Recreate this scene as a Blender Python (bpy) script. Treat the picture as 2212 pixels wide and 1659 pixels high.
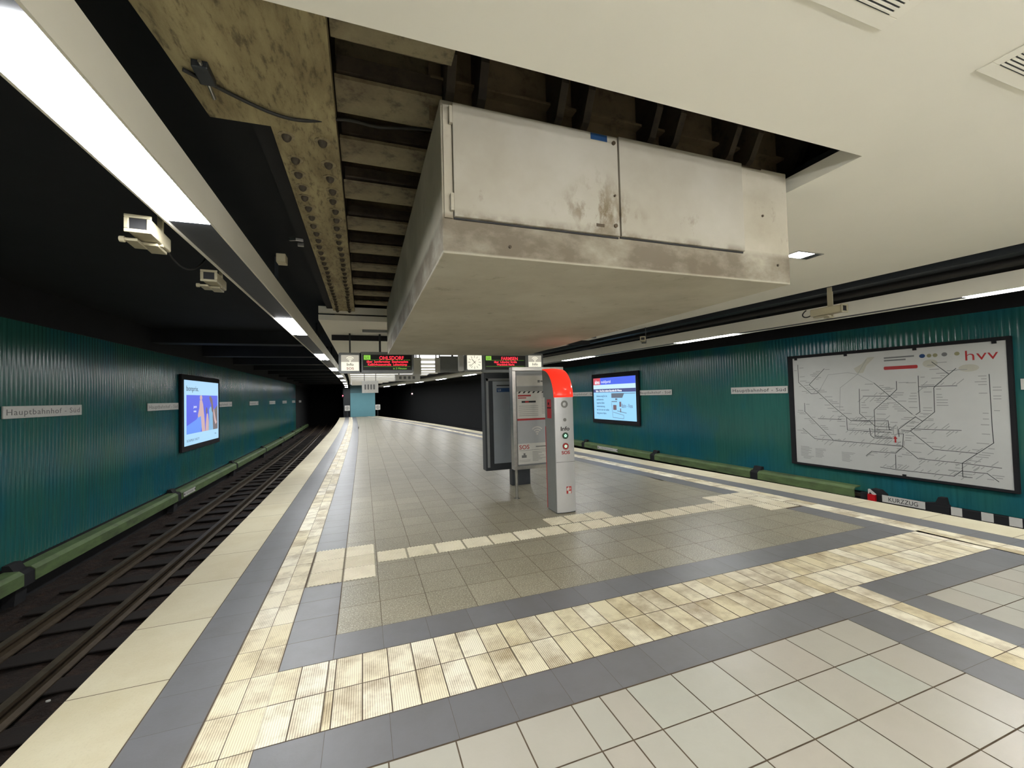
import bpy, bmesh, math, random
from mathutils import Vector, Matrix
random.seed(7)
S = bpy.context.scene
for o in list(bpy.data.objects): bpy.data.objects.remove(o)

# ------------------------------------------------------------------ camera
YAW, PITCH, ROLL, FPX = .345, .027, -.0262, 895.0
_f = Vector((math.sin(YAW)*math.cos(PITCH), math.cos(YAW)*math.cos(PITCH), math.sin(PITCH)))
_r = Vector((math.cos(YAW), -math.sin(YAW), 0)); _u = _r.cross(_f)
_c, _s = math.cos(ROLL), math.sin(ROLL)
_r2 = _c*_r + _s*_u; _u2 = -_s*_r + _c*_u
cd = bpy.data.cameras.new('camera'); cam = bpy.data.objects.new('camera', cd); S.collection.objects.link(cam)
cam.matrix_world = Matrix(((_r2.x, _u2.x, -_f.x, 0), (_r2.y, _u2.y, -_f.y, 0), (_r2.z, _u2.z, -_f.z, 1.6), (0, 0, 0, 1)))
cd.sensor_width = 36; cd.lens = FPX/2212*36; cd.clip_start = .05; cd.clip_end = 200
S.camera = cam
# ------------------------------------------------------------------ light & exposure
w = bpy.data.worlds.new('world'); S.world = w; w.use_nodes = True
w.node_tree.nodes['Background'].inputs[0].default_value = (.9, .95, 1, 1)
w.node_tree.nodes['Background'].inputs[1].default_value = .0
S.view_settings.view_transform = 'Standard'; S.view_settings.look = 'None'
S.view_settings.gamma = 1; S.view_settings.use_curve_mapping = False
S.view_settings.exposure = 0.62
LAMP = 50.0      # brightness of the fluorescent strips over the platform edges
SLOT = 1.5       # brightness of the cross strips in the far ceiling
FILL_TUBE = 54.0     # brightness of the added fill tubes, unseen behind the camera
DOWN = 30.0      # brightness of the square recessed lamps
S.cycles.use_denoising = True
S.cycles.max_bounces = 8; S.cycles.diffuse_bounces = 5; S.cycles.glossy_bounces = 4
S.cycles.sample_clamp_indirect = 8

# ------------------------------------------------------------------ materials
def srgb(r, g, b):
    f = lambda c: (c/255/12.92) if c/255 <= .04045 else ((c/255+.055)/1.055)**2.4
    return (f(r), f(g), f(b), 1)
class NT:
    def __init__(s, name):
        s.m = bpy.data.materials.new(name); s.m.use_nodes = True; s.t = s.m.node_tree
        s.b = s.t.nodes['Principled BSDF']; s.out = s.t.nodes['Material Output']
    def n(s, typ, **kw):
        x = s.t.nodes.new(typ)
        for k, v in kw.items():
            if k.startswith('i_'): x.inputs[int(k[2:])].default_value = v
            else: setattr(x, k, v)
        return x
    def l(s, a, b): s.t.links.new(a, b)
    def co(s, sc=(1, 1, 1)):
        c = s.n('ShaderNodeTexCoord'); mp = s.n('ShaderNodeMapping'); mp.inputs['Scale'].default_value = sc
        s.l(c.outputs['Object'], mp.inputs[0]); return mp.outputs[0]
    def noise(s, scale, detail=4, sc=(1, 1, 1), rough=.6):
        x = s.n('ShaderNodeTexNoise'); x.inputs['Scale'].default_value = scale
        x.inputs['Detail'].default_value = detail; x.inputs['Roughness'].default_value = rough
        s.l(s.co(sc), x.inputs['Vector']); return x.outputs['Fac']
    def ramp(s, fac, stops):
        r = s.n('ShaderNodeValToRGB'); e = r.color_ramp.elements
        while len(e) < len(stops): e.new(.5)
        for i, (p, c) in enumerate(stops): e[i].position = p; e[i].color = c
        s.l(fac, r.inputs[0]); return r.outputs[0]
    def mix(s, a, b, fac, mode='MIX'):
        m = s.n('ShaderNodeMix'); m.data_type = 'RGBA'; m.blend_type = mode
        for k, v in ((6, a), (7, b), (0, fac)):
            if hasattr(v, 'is_linked'): s.l(v, m.inputs[k])
            else: m.inputs[k].default_value = v
        return m.outputs[2]
    def math(s, op, a, b=0.):
        m = s.n('ShaderNodeMath'); m.operation = op
        for k, v in ((0, a), (1, b)):
            if hasattr(v, 'is_linked'): s.l(v, m.inputs[k])
            else: m.inputs[k].default_value = v
        return m.outputs[0]
    def bump(s, h, strength=.3, dist=.01):
        b = s.n('ShaderNodeBump'); b.inputs['Strength'].default_value = strength; b.inputs['Distance'].default_value = dist
        s.l(h, b.inputs['Height']); s.l(b.outputs[0], s.b.inputs['Normal'])
    def col(s, c):
        if hasattr(c, 'is_linked'): s.l(c, s.b.inputs['Base Color'])
        else: s.b.inputs['Base Color'].default_value = c
def W(v): return (v, v, v, 1)
_M = {}
def plain(name, c, rough=.6, metal=0., var=.12, scale=6., bump=0., spec=.5):
    if name in _M: return _M[name]
    t = NT(name); f = t.noise(scale)
    t.col(t.mix(c, tuple(x*(1-var*2) for x in c[:3])+(1,), t.ramp(f, [(.35, W(0)), (.75, W(1))])))
    t.b.inputs['Roughness'].default_value = rough; t.b.inputs['Metallic'].default_value = metal
    t.b.inputs['Specular IOR Level'].default_value = spec
    if bump: t.bump(t.noise(scale*8), bump)
    _M[name] = t.m; return t.m
def glow(name, c, k, base=None):
    if name in _M: return _M[name]
    if base is None and k < 3: base = tuple(x*.25 for x in c[:3])+(1,)
    if k < 3: k *= .66
    t = NT(name); t.col(base or c); t.b.inputs['Emission Color'].default_value = c
    t.b.inputs['Emission Strength'].default_value = k; t.b.inputs['Roughness'].default_value = .4
    _M[name] = t.m; return t.m

def m_tile(name, c1, c2, dirt, dirtamt=.5, rough=.45, ribs=False, speck=0., dscale=3.):
    """floor tile: colour drifts tile by tile (face attribute 'tint'), worn and stained by noise"""
    t = NT(name); a = t.n('ShaderNodeAttribute'); a.attribute_name = 'tint'
    base = t.mix(c1, c2, a.outputs['Fac'])
    # dirt that follows its own blotches, shifted per tile
    c = t.n('ShaderNodeTexCoord'); v = t.n('ShaderNodeVectorMath'); v.operation = 'ADD'
    cmb = t.n('ShaderNodeCombineXYZ'); t.l(t.math('MULTIPLY', a.outputs['Fac'], 37.), cmb.inputs[2])
    t.l(c.outputs['Object'], v.inputs[0]); t.l(cmb.outputs[0], v.inputs[1])
    nz = t.n('ShaderNodeTexNoise'); nz.inputs['Scale'].default_value = dscale; nz.inputs['Detail'].default_value = 5
    nz.inputs['Roughness'].default_value = .65
    t.l(v.outputs[0], nz.inputs['Vector'])
    base = t.mix(base, dirt, t.math('MULTIPLY', t.ramp(nz.outputs['Fac'], [(.42, W(0)), (.76, W(1))]), dirtamt))
    if speck:
        sp = t.noise(95., 2)
        base = t.mix(base, srgb(205, 200, 180), t.math('MULTIPLY', t.ramp(sp, [(.54, W(0)), (.62, W(1))]), speck))
        sp2 = t.noise(70., 2, (1.3, 1, 1))
        base = t.mix(base, srgb(70, 66, 58), t.math('MULTIPLY', t.ramp(sp2, [(.56, W(0)), (.64, W(1))]), speck*.7))
    if ribs:
        sx = t.n('ShaderNodeSeparateXYZ'); t.l(c.outputs['Object'], sx.inputs[0])
        s1 = t.math('SINE', t.math('MULTIPLY', sx.outputs[0], 2*math.pi/.0118))
        h = t.ramp(t.math('ADD', t.math('MULTIPLY', s1, .5), .5), [(.18, W(0)), (.5, W(1))])
        base = t.mix(t.mix(base, srgb(112, 92, 62), t.math('ADD', t.math('MULTIPLY', t.ramp(nz.outputs['Fac'], [(.46, W(0)), (.7, W(1))]), .5), .3)), base, h)
        t.bump(h, .5, .004)
    else:
        t.bump(t.noise(60.), .06)
    t.col(base); t.b.inputs['Roughness'].default_value = rough
    _M[name] = t.m; return t.m
MAT = {}
MAT['cream'] = m_tile('cream_stone', srgb(200, 192, 164), srgb(194, 184, 156), srgb(178, 164, 128), .55, .5, dscale=2.2, speck=.08)
MAT['rib'] = m_tile('ribbed_tile', srgb(252, 246, 224), srgb(232, 220, 182), srgb(150, 126, 82), .85, .5, ribs=True, dscale=3.2)
MAT['dark'] = m_tile('dark_grey_tile', srgb(112, 112, 114), srgb(108, 108, 110), srgb(92, 90, 86), .45, .42)
MAT['brown'] = m_tile('speckled_granite_tile', srgb(150, 143, 122), srgb(138, 131, 111), srgb(112, 106, 86), .45, .4, speck=.6)
MAT['white'] = m_tile('pale_floor_tile', srgb(178, 179, 168), srgb(176, 170, 158), srgb(160, 156, 140), .3, .33)
MAT['nubbase'] = m_tile('dirt_between_studs', srgb(150, 141, 115), srgb(140, 130, 104), srgb(112, 100, 76), .5, .6)
MAT['nub'] = m_tile('studded_tile', srgb(236, 228, 206), srgb(222, 214, 188), srgb(176, 164, 134), .45, .5)
MAT['grout'] = plain('grout', srgb(98, 84, 66), .9, var=.2, scale=12)
MAT['ceil'] = plain('ceiling_paint', srgb(238, 235, 224), .8, var=.015, scale=1.2)
MAT['fascia'] = plain('trough_paint', srgb(232, 228, 214), .55, var=.03, scale=2)
MAT['black'] = plain('black_paint', srgb(34, 34, 38), .75, var=.2, scale=3)
MAT['soot'] = plain('soot_black', srgb(24, 24, 27), .9, var=.2, scale=2)
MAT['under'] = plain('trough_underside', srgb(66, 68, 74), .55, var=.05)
MAT['steel'] = plain('brushed_steel', srgb(176, 174, 168), .32, 1., var=.08, scale=20)
MAT['gsteel'] = plain('grey_painted_steel', srgb(132, 134, 134), .45, .2, var=.05)
MAT['dsteel'] = plain('dark_metal', srgb(48, 52, 56), .45, .3, var=.1)
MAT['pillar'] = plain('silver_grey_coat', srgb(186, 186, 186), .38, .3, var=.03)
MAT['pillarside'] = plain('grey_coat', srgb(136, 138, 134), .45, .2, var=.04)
MAT['red'] = plain('red_paint', srgb(190, 20, 28), .4, var=.05)
MAT['redtext'] = plain('red_print', srgb(166, 36, 36), .5, var=.0)
MAT['ink'] = plain('black_print', srgb(30, 30, 32), .6, var=.0)
MAT['greyink'] = plain('grey_print', srgb(112, 112, 110), .7, var=.0)
MAT['faint'] = plain('faint_print', srgb(152, 152, 148), .7, var=.0)
MAT['plate'] = plain('white_enamel', srgb(205, 203, 196), .4, var=.05, scale=8)
MAT['paper'] = plain('map_paper', srgb(198, 198, 192), .55, var=.03, scale=3)
MAT['beige'] = plain('beige_casing', srgb(176, 168, 142), .5, var=.05)
MAT['rail'] = plain('rusty_rail', srgb(84, 72, 56), .5, .3, var=.25, scale=10)
MAT['sleeper'] = plain('oily_sleeper', srgb(30, 21, 15), .85, var=.25, scale=9, bump=.3)
MAT['rubber'] = plain('black_cable', srgb(26, 24, 22), .6, var=.05)
MAT['blue'] = plain('blue_sticker', srgb(22, 62, 108), .5, var=.05)
MAT['teal'] = plain('teal_paint', srgb(96, 146, 156), .6, var=.05, scale=1)
MAT['tealdark'] = plain('teal_band', srgb(72, 106, 114), .6, var=.05, scale=1)
MAT['lamp'] = glow('fluorescent_diffuser', (.97, .985, 1., 1), LAMP)
MAT['slot'] = glow('cross_strip_diffuser', (.98, .99, 1., 1), SLOT)
MAT['down'] = glow('recessed_lamp_glass', (1., .98, .94, 1), DOWN)
MAT['tube'] = glow('added_fill_tube', (1., .985, .95, 1), FILL_TUBE)

def mk_wall():
    t = NT('teal_enamel_panel')
    a = t.noise(.55, 3, (1, 1, .7)); c = t.mix(srgb(46, 100, 90), srgb(30, 94, 106), t.ramp(a, [(.42, W(0)), (.6, W(1))]))
    streak = t.noise(3., 5, (6, 6, .35))
    c = t.mix(c, srgb(24, 70, 72), t.math('MULTIPLY', t.ramp(streak, [(.45, W(0)), (.8, W(1))]), .4))
    t.col(c); t.b.inputs['Roughness'].default_value = .2
    r = t.noise(5., 3, (4, 4, .6)); rr = t.ramp(r, [(.3, W(.14)), (.75, W(.26))]); t.l(rr, t.b.inputs['Roughness'])
    return t.m
MAT['wall'] = mk_wall()
def mk_green():
    t = NT('green_cover_paint'); f = t.noise(2.5, 5, (1, 1, 3))
    t.col(t.mix(srgb(96, 118, 72), srgb(66, 76, 52), t.ramp(f, [(.4, W(0)), (.75, W(1))])))
    t.b.inputs['Roughness'].default_value = .6; return t.m
MAT['green'] = mk_green()
def mk_old(name, c1, c2, c3, sc=2.2, streaks=(1, 1, 1), amt=.6, lo=.36, hi=.66):
    t = NT(name); a = t.noise(sc, 8, streaks, .68); c = t.mix(c1, c2, t.ramp(a, [(lo, W(0)), (hi, W(1))]))
    b = t.noise(sc*4, 6, streaks, .7); c = t.mix(c, c3, t.math('MULTIPLY', t.ramp(b, [(.53, W(0)), (.66, W(1))]), amt))
    t.col(c); t.b.inputs['Roughness'].default_value = .75; t.bump(t.noise(25.), .25); return t.m
MAT['oldsteel'] = mk_old('stained_khaki_steel', srgb(166, 154, 116), srgb(122, 108, 77), srgb(66, 55, 40), 3.2, (2.6, .7, 1))
MAT['joist'] = mk_old('stained_joist', srgb(146, 136, 108), srgb(100, 88, 68), srgb(52, 43, 33), 2.0)
MAT['soffit'] = mk_old('sooty_concrete_and_shade', srgb(78, 68, 54), srgb(46, 38, 30), srgb(30, 24, 20), 2.0)
MAT['web'] = mk_old('brown_web_plate', srgb(136, 120, 94), srgb(96, 82, 62), srgb(50, 40, 32), 1.6)
MAT['rivet'] = mk_old('rivet_steel', srgb(84, 76, 60), srgb(58, 50, 40), srgb(36, 30, 24), 9.)
def mk_box():
    t = NT('dirty_grey_render')
    c = t.mix(srgb(190, 185, 170), srgb(166, 159, 142), t.ramp(t.noise(1.6, 6), [(.35, W(0)), (.7, W(1))]))
    # grime sits on the low beam of the front face and along the side edge
    cx = t.n('ShaderNodeTexCoord'); sx = t.n('ShaderNodeSeparateXYZ'); t.l(cx.outputs['Object'], sx.inputs[0])
    band = t.ramp(t.math('SUBTRACT', sx.outputs[2], 2.302), [(.0, W(0)), (.012, W(1)), (.165, W(.95)), (.2, W(.15))])
    gr = t.ramp(t.noise(2.6, 8, (1, 1, 1.6), .62), [(.3, W(.25)), (.56, W(1))])
    c = t.mix(c, srgb(98, 86, 70), t.math('MULTIPLY', t.math('MULTIPLY', band, gr), .85))
    sp = t.ramp(t.noise(7., 6, (1, 1, .8), .7), [(.6, W(0)), (.72, W(1))])
    c = t.mix(c, srgb(110, 98, 78), t.math('MULTIPLY', sp, .45))
    t.col(c); t.b.inputs['Roughness'].default_value = .8; t.bump(t.noise(18.), .12); return t.m
MAT['box'] = mk_box()
def mk_door():
    t = NT('smeared_door_paint')
    c = t.mix(srgb(174, 170, 159), srgb(158, 152, 138), t.ramp(t.noise(1.8, 5), [(.35, W(0)), (.7, W(1))]))
    sp = t.ramp(t.noise(5.5, 7, (1, 1, .7), .72), [(.6, W(0)), (.74, W(1))])
    cx = t.n('ShaderNodeTexCoord'); sx = t.n('ShaderNodeSeparateXYZ'); t.l(cx.outputs['Object'], sx.inputs[0])
    low = t.ramp(t.math('SUBTRACT', sx.outputs[2], 2.4), [(.07, W(1)), (.42, W(.05))])
    c = t.mix(c, srgb(108, 92, 66), t.math('MULTIPLY', t.math('MULTIPLY', sp, low), .85))
    # hand smears round the lock, right of the middle of the left door and a few past the gap
    dx = t.math('ABSOLUTE', t.math('SUBTRACT', sx.outputs[0], 1.25)); dz = t.math('ABSOLUTE', t.math('SUBTRACT', sx.outputs[2], 2.6))
    m = t.ramp(t.math('ADD', t.math('MULTIPLY', dx, 2.), t.math('MULTIPLY', dz, 2.6)), [(.1, W(1)), (.75, W(0))])
    s3 = t.ramp(t.noise(7., 8, (1.5, 1, .8), .7), [(.47, W(0)), (.6, W(1))])
    c = t.mix(c, srgb(104, 88, 60), t.math('MULTIPLY', t.math('MULTIPLY', s3, m), .95))
    ed = t.ramp(t.math('SUBTRACT', sx.outputs[2], 2.47), [(.0, W(1)), (.05, W(0))])
    c = t.mix(c, srgb(96, 84, 64), t.math('MULTIPLY', t.math('MULTIPLY', ed, t.ramp(t.noise(9., 6), [(.4, W(0)), (.6, W(1))])), .8))
    t.col(c); t.b.inputs['Roughness'].default_value = .55; return t.m
MAT['door'] = mk_door()
def mk_ballast():
    t = NT('dark_ballast'); a = t.noise(9., 8, (1, 1, 1), .75)
    t.col(t.ramp(a, [(.3, srgb(16, 9, 5)), (.5, srgb(36, 23, 14)), (.7, srgb(62, 42, 28))]))
    t.b.inputs['Roughness'].default_value = .9; t.bump(t.noise(28., 6), .9, .03); return t.m
MAT['ballast'] = mk_ballast()

# ------------------------------------------------------------------ mesh helpers
def link(o, parent=None):
    S.collection.objects.link(o)
    if parent is not None: o.parent = parent
    return o
def tag(o, label=None, cat=None, group=None, kind=None):
    if label: o['label'] = label
    if cat: o['category'] = cat
    if group: o['group'] = group
    if kind: o['kind'] = kind
    return o
def thing(name, label, cat, loc=(0, 0, 0), group=None):
    o = bpy.data.objects.new(name, None); o.empty_display_size = .1; o.location = loc
    link(o); return tag(o, label, cat, group)
class MB:
    def __init__(s): s.v = []; s.f = []; s.mi = []; s.tint = []; s.k = 0
    def face(s, pts, mi=0, tint=None):
        b = len(s.v); s.v += [tuple(p) for p in pts]; s.f.append(tuple(range(b, b+len(pts)))); s.mi.append(mi)
        s.tint.append(random.random() if tint is None else tint)
    def box(s, a, b, mi=0, M=None):
        x0, y0, z0 = a; x1, y1, z1 = b
        P = [Vector(p) for p in ((x0, y0, z0), (x1, y0, z0), (x1, y1, z0), (x0, y1, z0), (x0, y0, z1), (x1, y0, z1), (x1, y1, z1), (x0, y1, z1))]
        if M: P = [M @ p for p in P]
        base = len(s.v); s.v += [tuple(p) for p in P]
        for q in ((0, 3, 2, 1), (4, 5, 6, 7), (0, 1, 5, 4), (1, 2, 6, 5), (2, 3, 7, 6), (3, 0, 4, 7)):
            s.f.append(tuple(base+i for i in q)); s.mi.append(mi); s.tint.append(.5)
        return s
    def prism(s, pts, z0, z1, mi=0, M=None):
        n = len(pts); base = len(s.v)
        P = [Vector((p[0], p[1], z0)) for p in pts]+[Vector((p[0], p[1], z1)) for p in pts]
        if M: P = [M @ p for p in P]
        s.v += [tuple(p) for p in P]
        s.f.append(tuple(base+i for i in reversed(range(n)))); s.f.append(tuple(base+n+i for i in range(n)))
        for i in range(n):
            j = (i+1) % n; s.f.append((base+i, base+j, base+n+j, base+n+i))
        s.mi += [mi]*(n+2); s.tint += [.5]*(n+2); return s
    def cyl(s, p0, p1, r, n=16, mi=0, r1=None):
        p0, p1 = Vector(p0), Vector(p1); d = (p1-p0).normalized(); a = d.orthogonal().normalized(); b = d.cross(a)
        r1 = r if r1 is None else r1; base = len(s.v)
        for p, rr in ((p0, r), (p1, r1)):
            for i in range(n):
                t = 2*math.pi*i/n; s.v.append(tuple(p+rr*(math.cos(t)*a+math.sin(t)*b)))
        for i in range(n):
            j = (i+1) % n; s.f.append((base+i, base+j, base+n+j, base+n+i))
        s.f.append(tuple(base+i for i in reversed(range(n)))); s.f.append(tuple(base+n+i for i in range(n)))
        s.mi += [mi]*(n+2); s.tint += [.5]*(n+2); return s
    def sweep(s, prof, path, mi=0, closed=True):
        """prof: list of (dx,z); path: list of (x,y) -> extruded shape running along y"""
        n = len(prof); base = len(s.v)
        for (x, y) in path:
            for (dx, z) in prof: s.v.append((x+dx, y, z))
        for k in range(len(path)-1):
            for i in range(n if closed else n-1):
                j = (i+1) % n
                s.f.append((base+k*n+i, base+(k+1)*n+i, base+(k+1)*n+j, base+k*n+j)); s.mi.append(mi); s.tint.append(.5)
        if closed:
            s.f.append(tuple(base+i for i in range(n))); s.f.append(tuple(base+(len(path)-1)*n+i for i in reversed(range(n))))
            s.mi += [mi, mi]; s.tint += [.5, .5]
        return s
    def build(s, name, mats, parent=None, bevel=0., smooth=False, M=None, fix=True):
        me = bpy.data.meshes.new(name); me.from_pydata(s.v, [], s.f)
        if not isinstance(mats, (list, tuple)): mats = [mats]
        for m in mats: me.materials.append(MAT[m] if isinstance(m, str) else m)
        me.polygons.foreach_set('material_index', s.mi)
        at = me.attributes.new('tint', 'FLOAT', 'FACE'); at.data.foreach_set('value', s.tint)
        if fix:
            bm = bmesh.new(); bm.from_mesh(me); bmesh.ops.recalc_face_normals(bm, faces=bm.faces); bm.to_mesh(me); bm.free()
        if smooth: me.polygons.foreach_set('use_smooth', [True]*len(me.polygons))
        me.update()
        o = bpy.data.objects.new(name, me); link(o, parent)
        if M is not None:
            o.matrix_world = M if parent is None else M
            if parent is not None: o.matrix_parent_inverse = Matrix.Identity(4); o.matrix_local = M
        if bevel:
            b = o.modifiers.new('bevel', 'BEVEL'); b.width = bevel; b.segments = 2; b.limit_method = 'ANGLE'
        return o
def frame(o, right, up):
    right = Vector(right).normalized(); up = Vector(up).normalized(); n = right.cross(up)
    return Matrix(((right.x, up.x, n.x, o[0]), (right.y, up.y, n.y, o[1]), (right.z, up.z, n.z, o[2]), (0, 0, 0, 1)))
def part(parent, name, mats, fn, bevel=0., smooth=False, M=None, label=None):
    mb = MB(); fn(mb); o = mb.build(name, mats, parent, bevel, smooth, M)
    if label: o['label'] = label
    return o
def struct(name, mats, fn, bevel=0., smooth=False):
    mb = MB(); fn(mb); o = mb.build(name, mats, None, bevel, smooth); o['kind'] = 'structure'; return o
def rect(mb, x0, y0, x1, y1, z0=0., z1=.002, mi=0): mb.box((x0, y0, z0), (x1, y1, z1), mi)
def rrect(x0, y0, x1, y1, r, n=5):
    P = []
    for cx, cy, a0 in ((x1-r, y1-r, 0), (x0+r, y1-r, 90), (x0+r, y0+r, 180), (x1-r, y0+r, 270)):
        for i in range(n+1):
            a = math.radians(a0+90*i/n); P.append((cx+r*math.cos(a), cy+r*math.sin(a)))
    return P
def text_mesh(body, size, mat, parent, M, name='lettering', align='LEFT', sx=1., thick=.001, bold=0., spacing=1.):
    cu = bpy.data.curves.new(name, 'FONT'); cu.body = body; cu.size = size; cu.align_x = align
    cu.extrude = thick; cu.offset = bold; cu.resolution_u = 3; cu.space_character = spacing
    t = bpy.data.objects.new('tmp', cu); link(t)
    dg = bpy.context.evaluated_depsgraph_get(); me = bpy.data.meshes.new_from_object(t.evaluated_get(dg))
    bpy.data.objects.remove(t); bpy.data.curves.remove(cu)
    me.materials.clear(); me.materials.append(MAT[mat] if isinstance(mat, str) else mat); me.name = name
    for v in me.vertices: v.co.x *= sx
    o = bpy.data.objects.new(name, me); link(o, parent)
    if parent is not None: o.matrix_local = M
    else: o.matrix_world = M
    return o
T = lambda x, y, z=0.: Matrix.Translation((x, y, z))
def copy_tree(o, parent=None):
    c = o.copy(); S.collection.objects.link(c)
    if parent is not None: c.parent = parent
    for ch in list(o.children): copy_tree(ch, c)
    return c
def strip_poly(mb, pts, wd, z0=0., z1=.001, mi=0):
    for (a, b) in zip(pts[:-1], pts[1:]):
        a, b = Vector((a[0], a[1], 0)), Vector((b[0], b[1], 0)); d = (b-a)
        if d.length < 1e-5: continue
        d.normalize(); n = Vector((-d.y, d.x, 0))*wd/2; e = d*wd/2
        mb.prism([tuple((a-e-n)[:2]), tuple((b+e-n)[:2]), tuple((b+e+n)[:2]), tuple((a-e+n)[:2])], z0, z1, mi)

# ------------------------------------------------------------------ plan of the station
def interp(tab):
    def f(y):
        if y <= tab[0][0]: i = 0
        elif y >= tab[-1][0]: i = len(tab)-2
        else: i = max(k for k in range(len(tab)-1) if tab[k][0] <= y)
        (y0, x0), (y1, x1) = tab[i], tab[i+1]
        def sl(k):
            if k <= 0: return (tab[1][1]-tab[0][1])/(tab[1][0]-tab[0][0])
            if k >= len(tab)-1: return (tab[-1][1]-tab[-2][1])/(tab[-1][0]-tab[-2][0])
            return (tab[k+1][1]-tab[k-1][1])/(tab[k+1][0]-tab[k-1][0])
        h = y1-y0; t = (y-y0)/h
        if t < 0: return x0+sl(0)*(y-y0)
        if t > 1: return x1+sl(len(tab)-1)*(y-y1)
        return (2*t**3-3*t*t+1)*x0+(t**3-2*t*t+t)*h*sl(i)+(-2*t**3+3*t*t)*x1+(t**3-t*t)*h*sl(i+1)
    return f
eR = interp([(-4, 7.05), (2.4, 6.73), (4.5, 6.58), (8, 6.2), (11, 5.88), (23.4, 4.25), (30, 3.2), (34.6, 2.35), (40.4, 1.2)])
bend = lambda y: 0. if y < 12 else -.0006*(y-12)**2
eL = lambda y: -1.555+bend(y)
wL = lambda y: -4.45+bend(y)
wR = lambda y: 9.45-.07*(y-2.35) if y < 16 else wR2(y)
wR2 = interp([(12, 8.7755), (16, 8.4955), (23.4, 7.35), (30, 6.25), (40, 4.4), (48, 2.6)])
cR = lambda y: 6.05-.085*(y-2.35) if y < 11 else eR(y)-.57
cL = lambda y: -.69+bend(y)
Y0, Y1, YF = -8., 47., 40.4
def ys(a, b, st=1.): 
    n = max(1, int(round((b-a)/st))); return [a+(b-a)*i/n for i in range(n+1)]

# ------------------------------------------------------------------ platform floor
def slab(mb):
    for a, b in zip(ys(Y0, YF)[:-1], ys(Y0, YF)[1:]):
        for z in (-.003,): mb.face([(eL(a), a, z), (eR(a), a, z), (eR(b), b, z), (eL(b), b, z)], 0)
        for e, s in ((eL, 1), (eR, -1)):
            mb.face([(e(a), a, -.003), (e(b), b, -.003), (e(b), b, -.14), (e(a), a, -.14)], 1)
            mb.face([(e(a), a, -.14), (e(b), b, -.14), (e(b)+s*.35, b, -.14), (e(a)+s*.35, a, -.14)], 2)
            mb.face([(e(a)+s*.35, a, -.14), (e(b)+s*.35, b, -.14), (e(b)+s*.35, b, -1.1), (e(a)+s*.35, a, -1.1)], 2)
floor = struct('floor', ['grout', 'cream', 'soot'], slab)
def tile(mb, x0, y0, x1, y1, g=.0025, fl=None, fr=None, h=0., tint=None):
    """x0/x1 may follow an edge curve: fl/fr(y) added"""
    a = (fl or (lambda y: 0)); b = (fr or (lambda y: 0))
    p = [(x0+a(y0)+g, y0+g), (x1+b(y0)-g, y0+g), (x1+b(y1)-g, y1-g), (x0+a(y1)+g, y1-g)]
    mb.face([(q[0], q[1], h) for q in p], 0, tint)
def fpart(name, mat, fn): 
    mb = MB(); fn(mb); return mb.build(name, mat, floor)
R0 = 2.25; DY = .29
rows = [R0+DY*k for k in range(-36, 132)]
def f_cream(mb):
    k = 3.0-.735*15
    while k < YF:
        b = min(k+.735, YF)
        tile(mb, 0, k, .47, b, .003, eL, eL); tile(mb, -.47, k+.06, 0, min(b+.06, YF), .003, eR, eR); k += .735
fpart('edge_slab', 'cream', f_cream)
def f_dark(mb):
    for y in rows:
        if y+DY > YF: break
        tile(mb, .473, y, .773, y+DY, .0008, eL, eL); tile(mb, -.773, y, -.473, y+DY, .0008, eR, eR)
        if not (2.2 < y < 2.8) and not (3.9 < y < 4.7) and y > 2.8:
            tile(mb, 1.057, y, 1.355, y+DY, .002, eL, eL); tile(mb, -1.355, y, -1.055, y+DY, .001, eR, eR)
        if y < 1.9: tile(mb, -1.355, y, -1.055, y+DY, .001, eR, eR)
    for x in [-.5+.3*i for i in range(13)]+[3.4, 3.412, 3.71]+[4.0+.3*i for i in range(6)]:
        if x == 3.4: continue
        x1 = {3.4: 3.42}.get(x, min(x+.3, 5.72))
        if abs(x-3.1) < .01: x1 = 3.42
        if abs(x-3.412) < .001: continue
        if abs(x-3.71) < .001: x1 = 4.0
        if not 3.4 < x < 3.7: tile(mb, x, 1.962, x1, 2.248, .0009)

    for i in range(19): tile(mb, -.2+.3*i, 2.832, min(.1+.3*i, 5.34), 3.115, .0009)
    for y in rows:
        if y < 1.9 and y+DY < 2.0:
            tile(mb, -.5, y, -.2, y+DY, .0009)
            tile(mb, 3.112, y, 3.42, y+DY, .0009); tile(mb, 3.712, y, 4.0, y+DY, .0009)
fpart('dark_border', 'dark', f_dark)
def f_rib(mb):
    for y in rows:
        if y+DY > YF: break
        for c in (0, 1):
            tile(mb, .78+.137*c, y, .78+.137*(c+1), y+DY, .002, eL, eL)
            tile(mb, -1.05+.137*c, y, -1.05+.137*(c+1), y+DY, .0015, eR, eR)
    for r in (0, 1):
        y = R0+DY*r; x = -.5
        xs = [-.505, -.37, -.222, -.178]+[-.03+.147*i for i in range(60)]
        for a, b in zip(xs[:-1], xs[1:]):
            lim = eR(y)-1.05
            if b > lim+.05: break
            if a < -.22 and False: continue
            tile(mb, a, y, b, y+DY, .0032)
        tile(mb, a, y, 0, y+DY, .002, None, lambda q: eR(q)-1.055)
    for y in rows:
        if y+DY < 2.3:
            for c in (0, 1): tile(mb, 3.422+.145*c, y, 3.422+.145*(c+1), y+DY, .0025)
fpart('ribbed_guide_strip', 'rib', f_rib)
def nubzone(x, y):
    return (-.49 < x < .09 and 3.98 < y < 4.87) or (.09 < x < 5.02 and 4.32 < y < 4.62) or (2.12 < x < 3.02 and 4.3 < y < 4.93) or (4.7 < x < 5.52 and 4.6 < y < 4.9) or (4.97 < x < 5.52 and 4.0 < y < 4.62)
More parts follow.
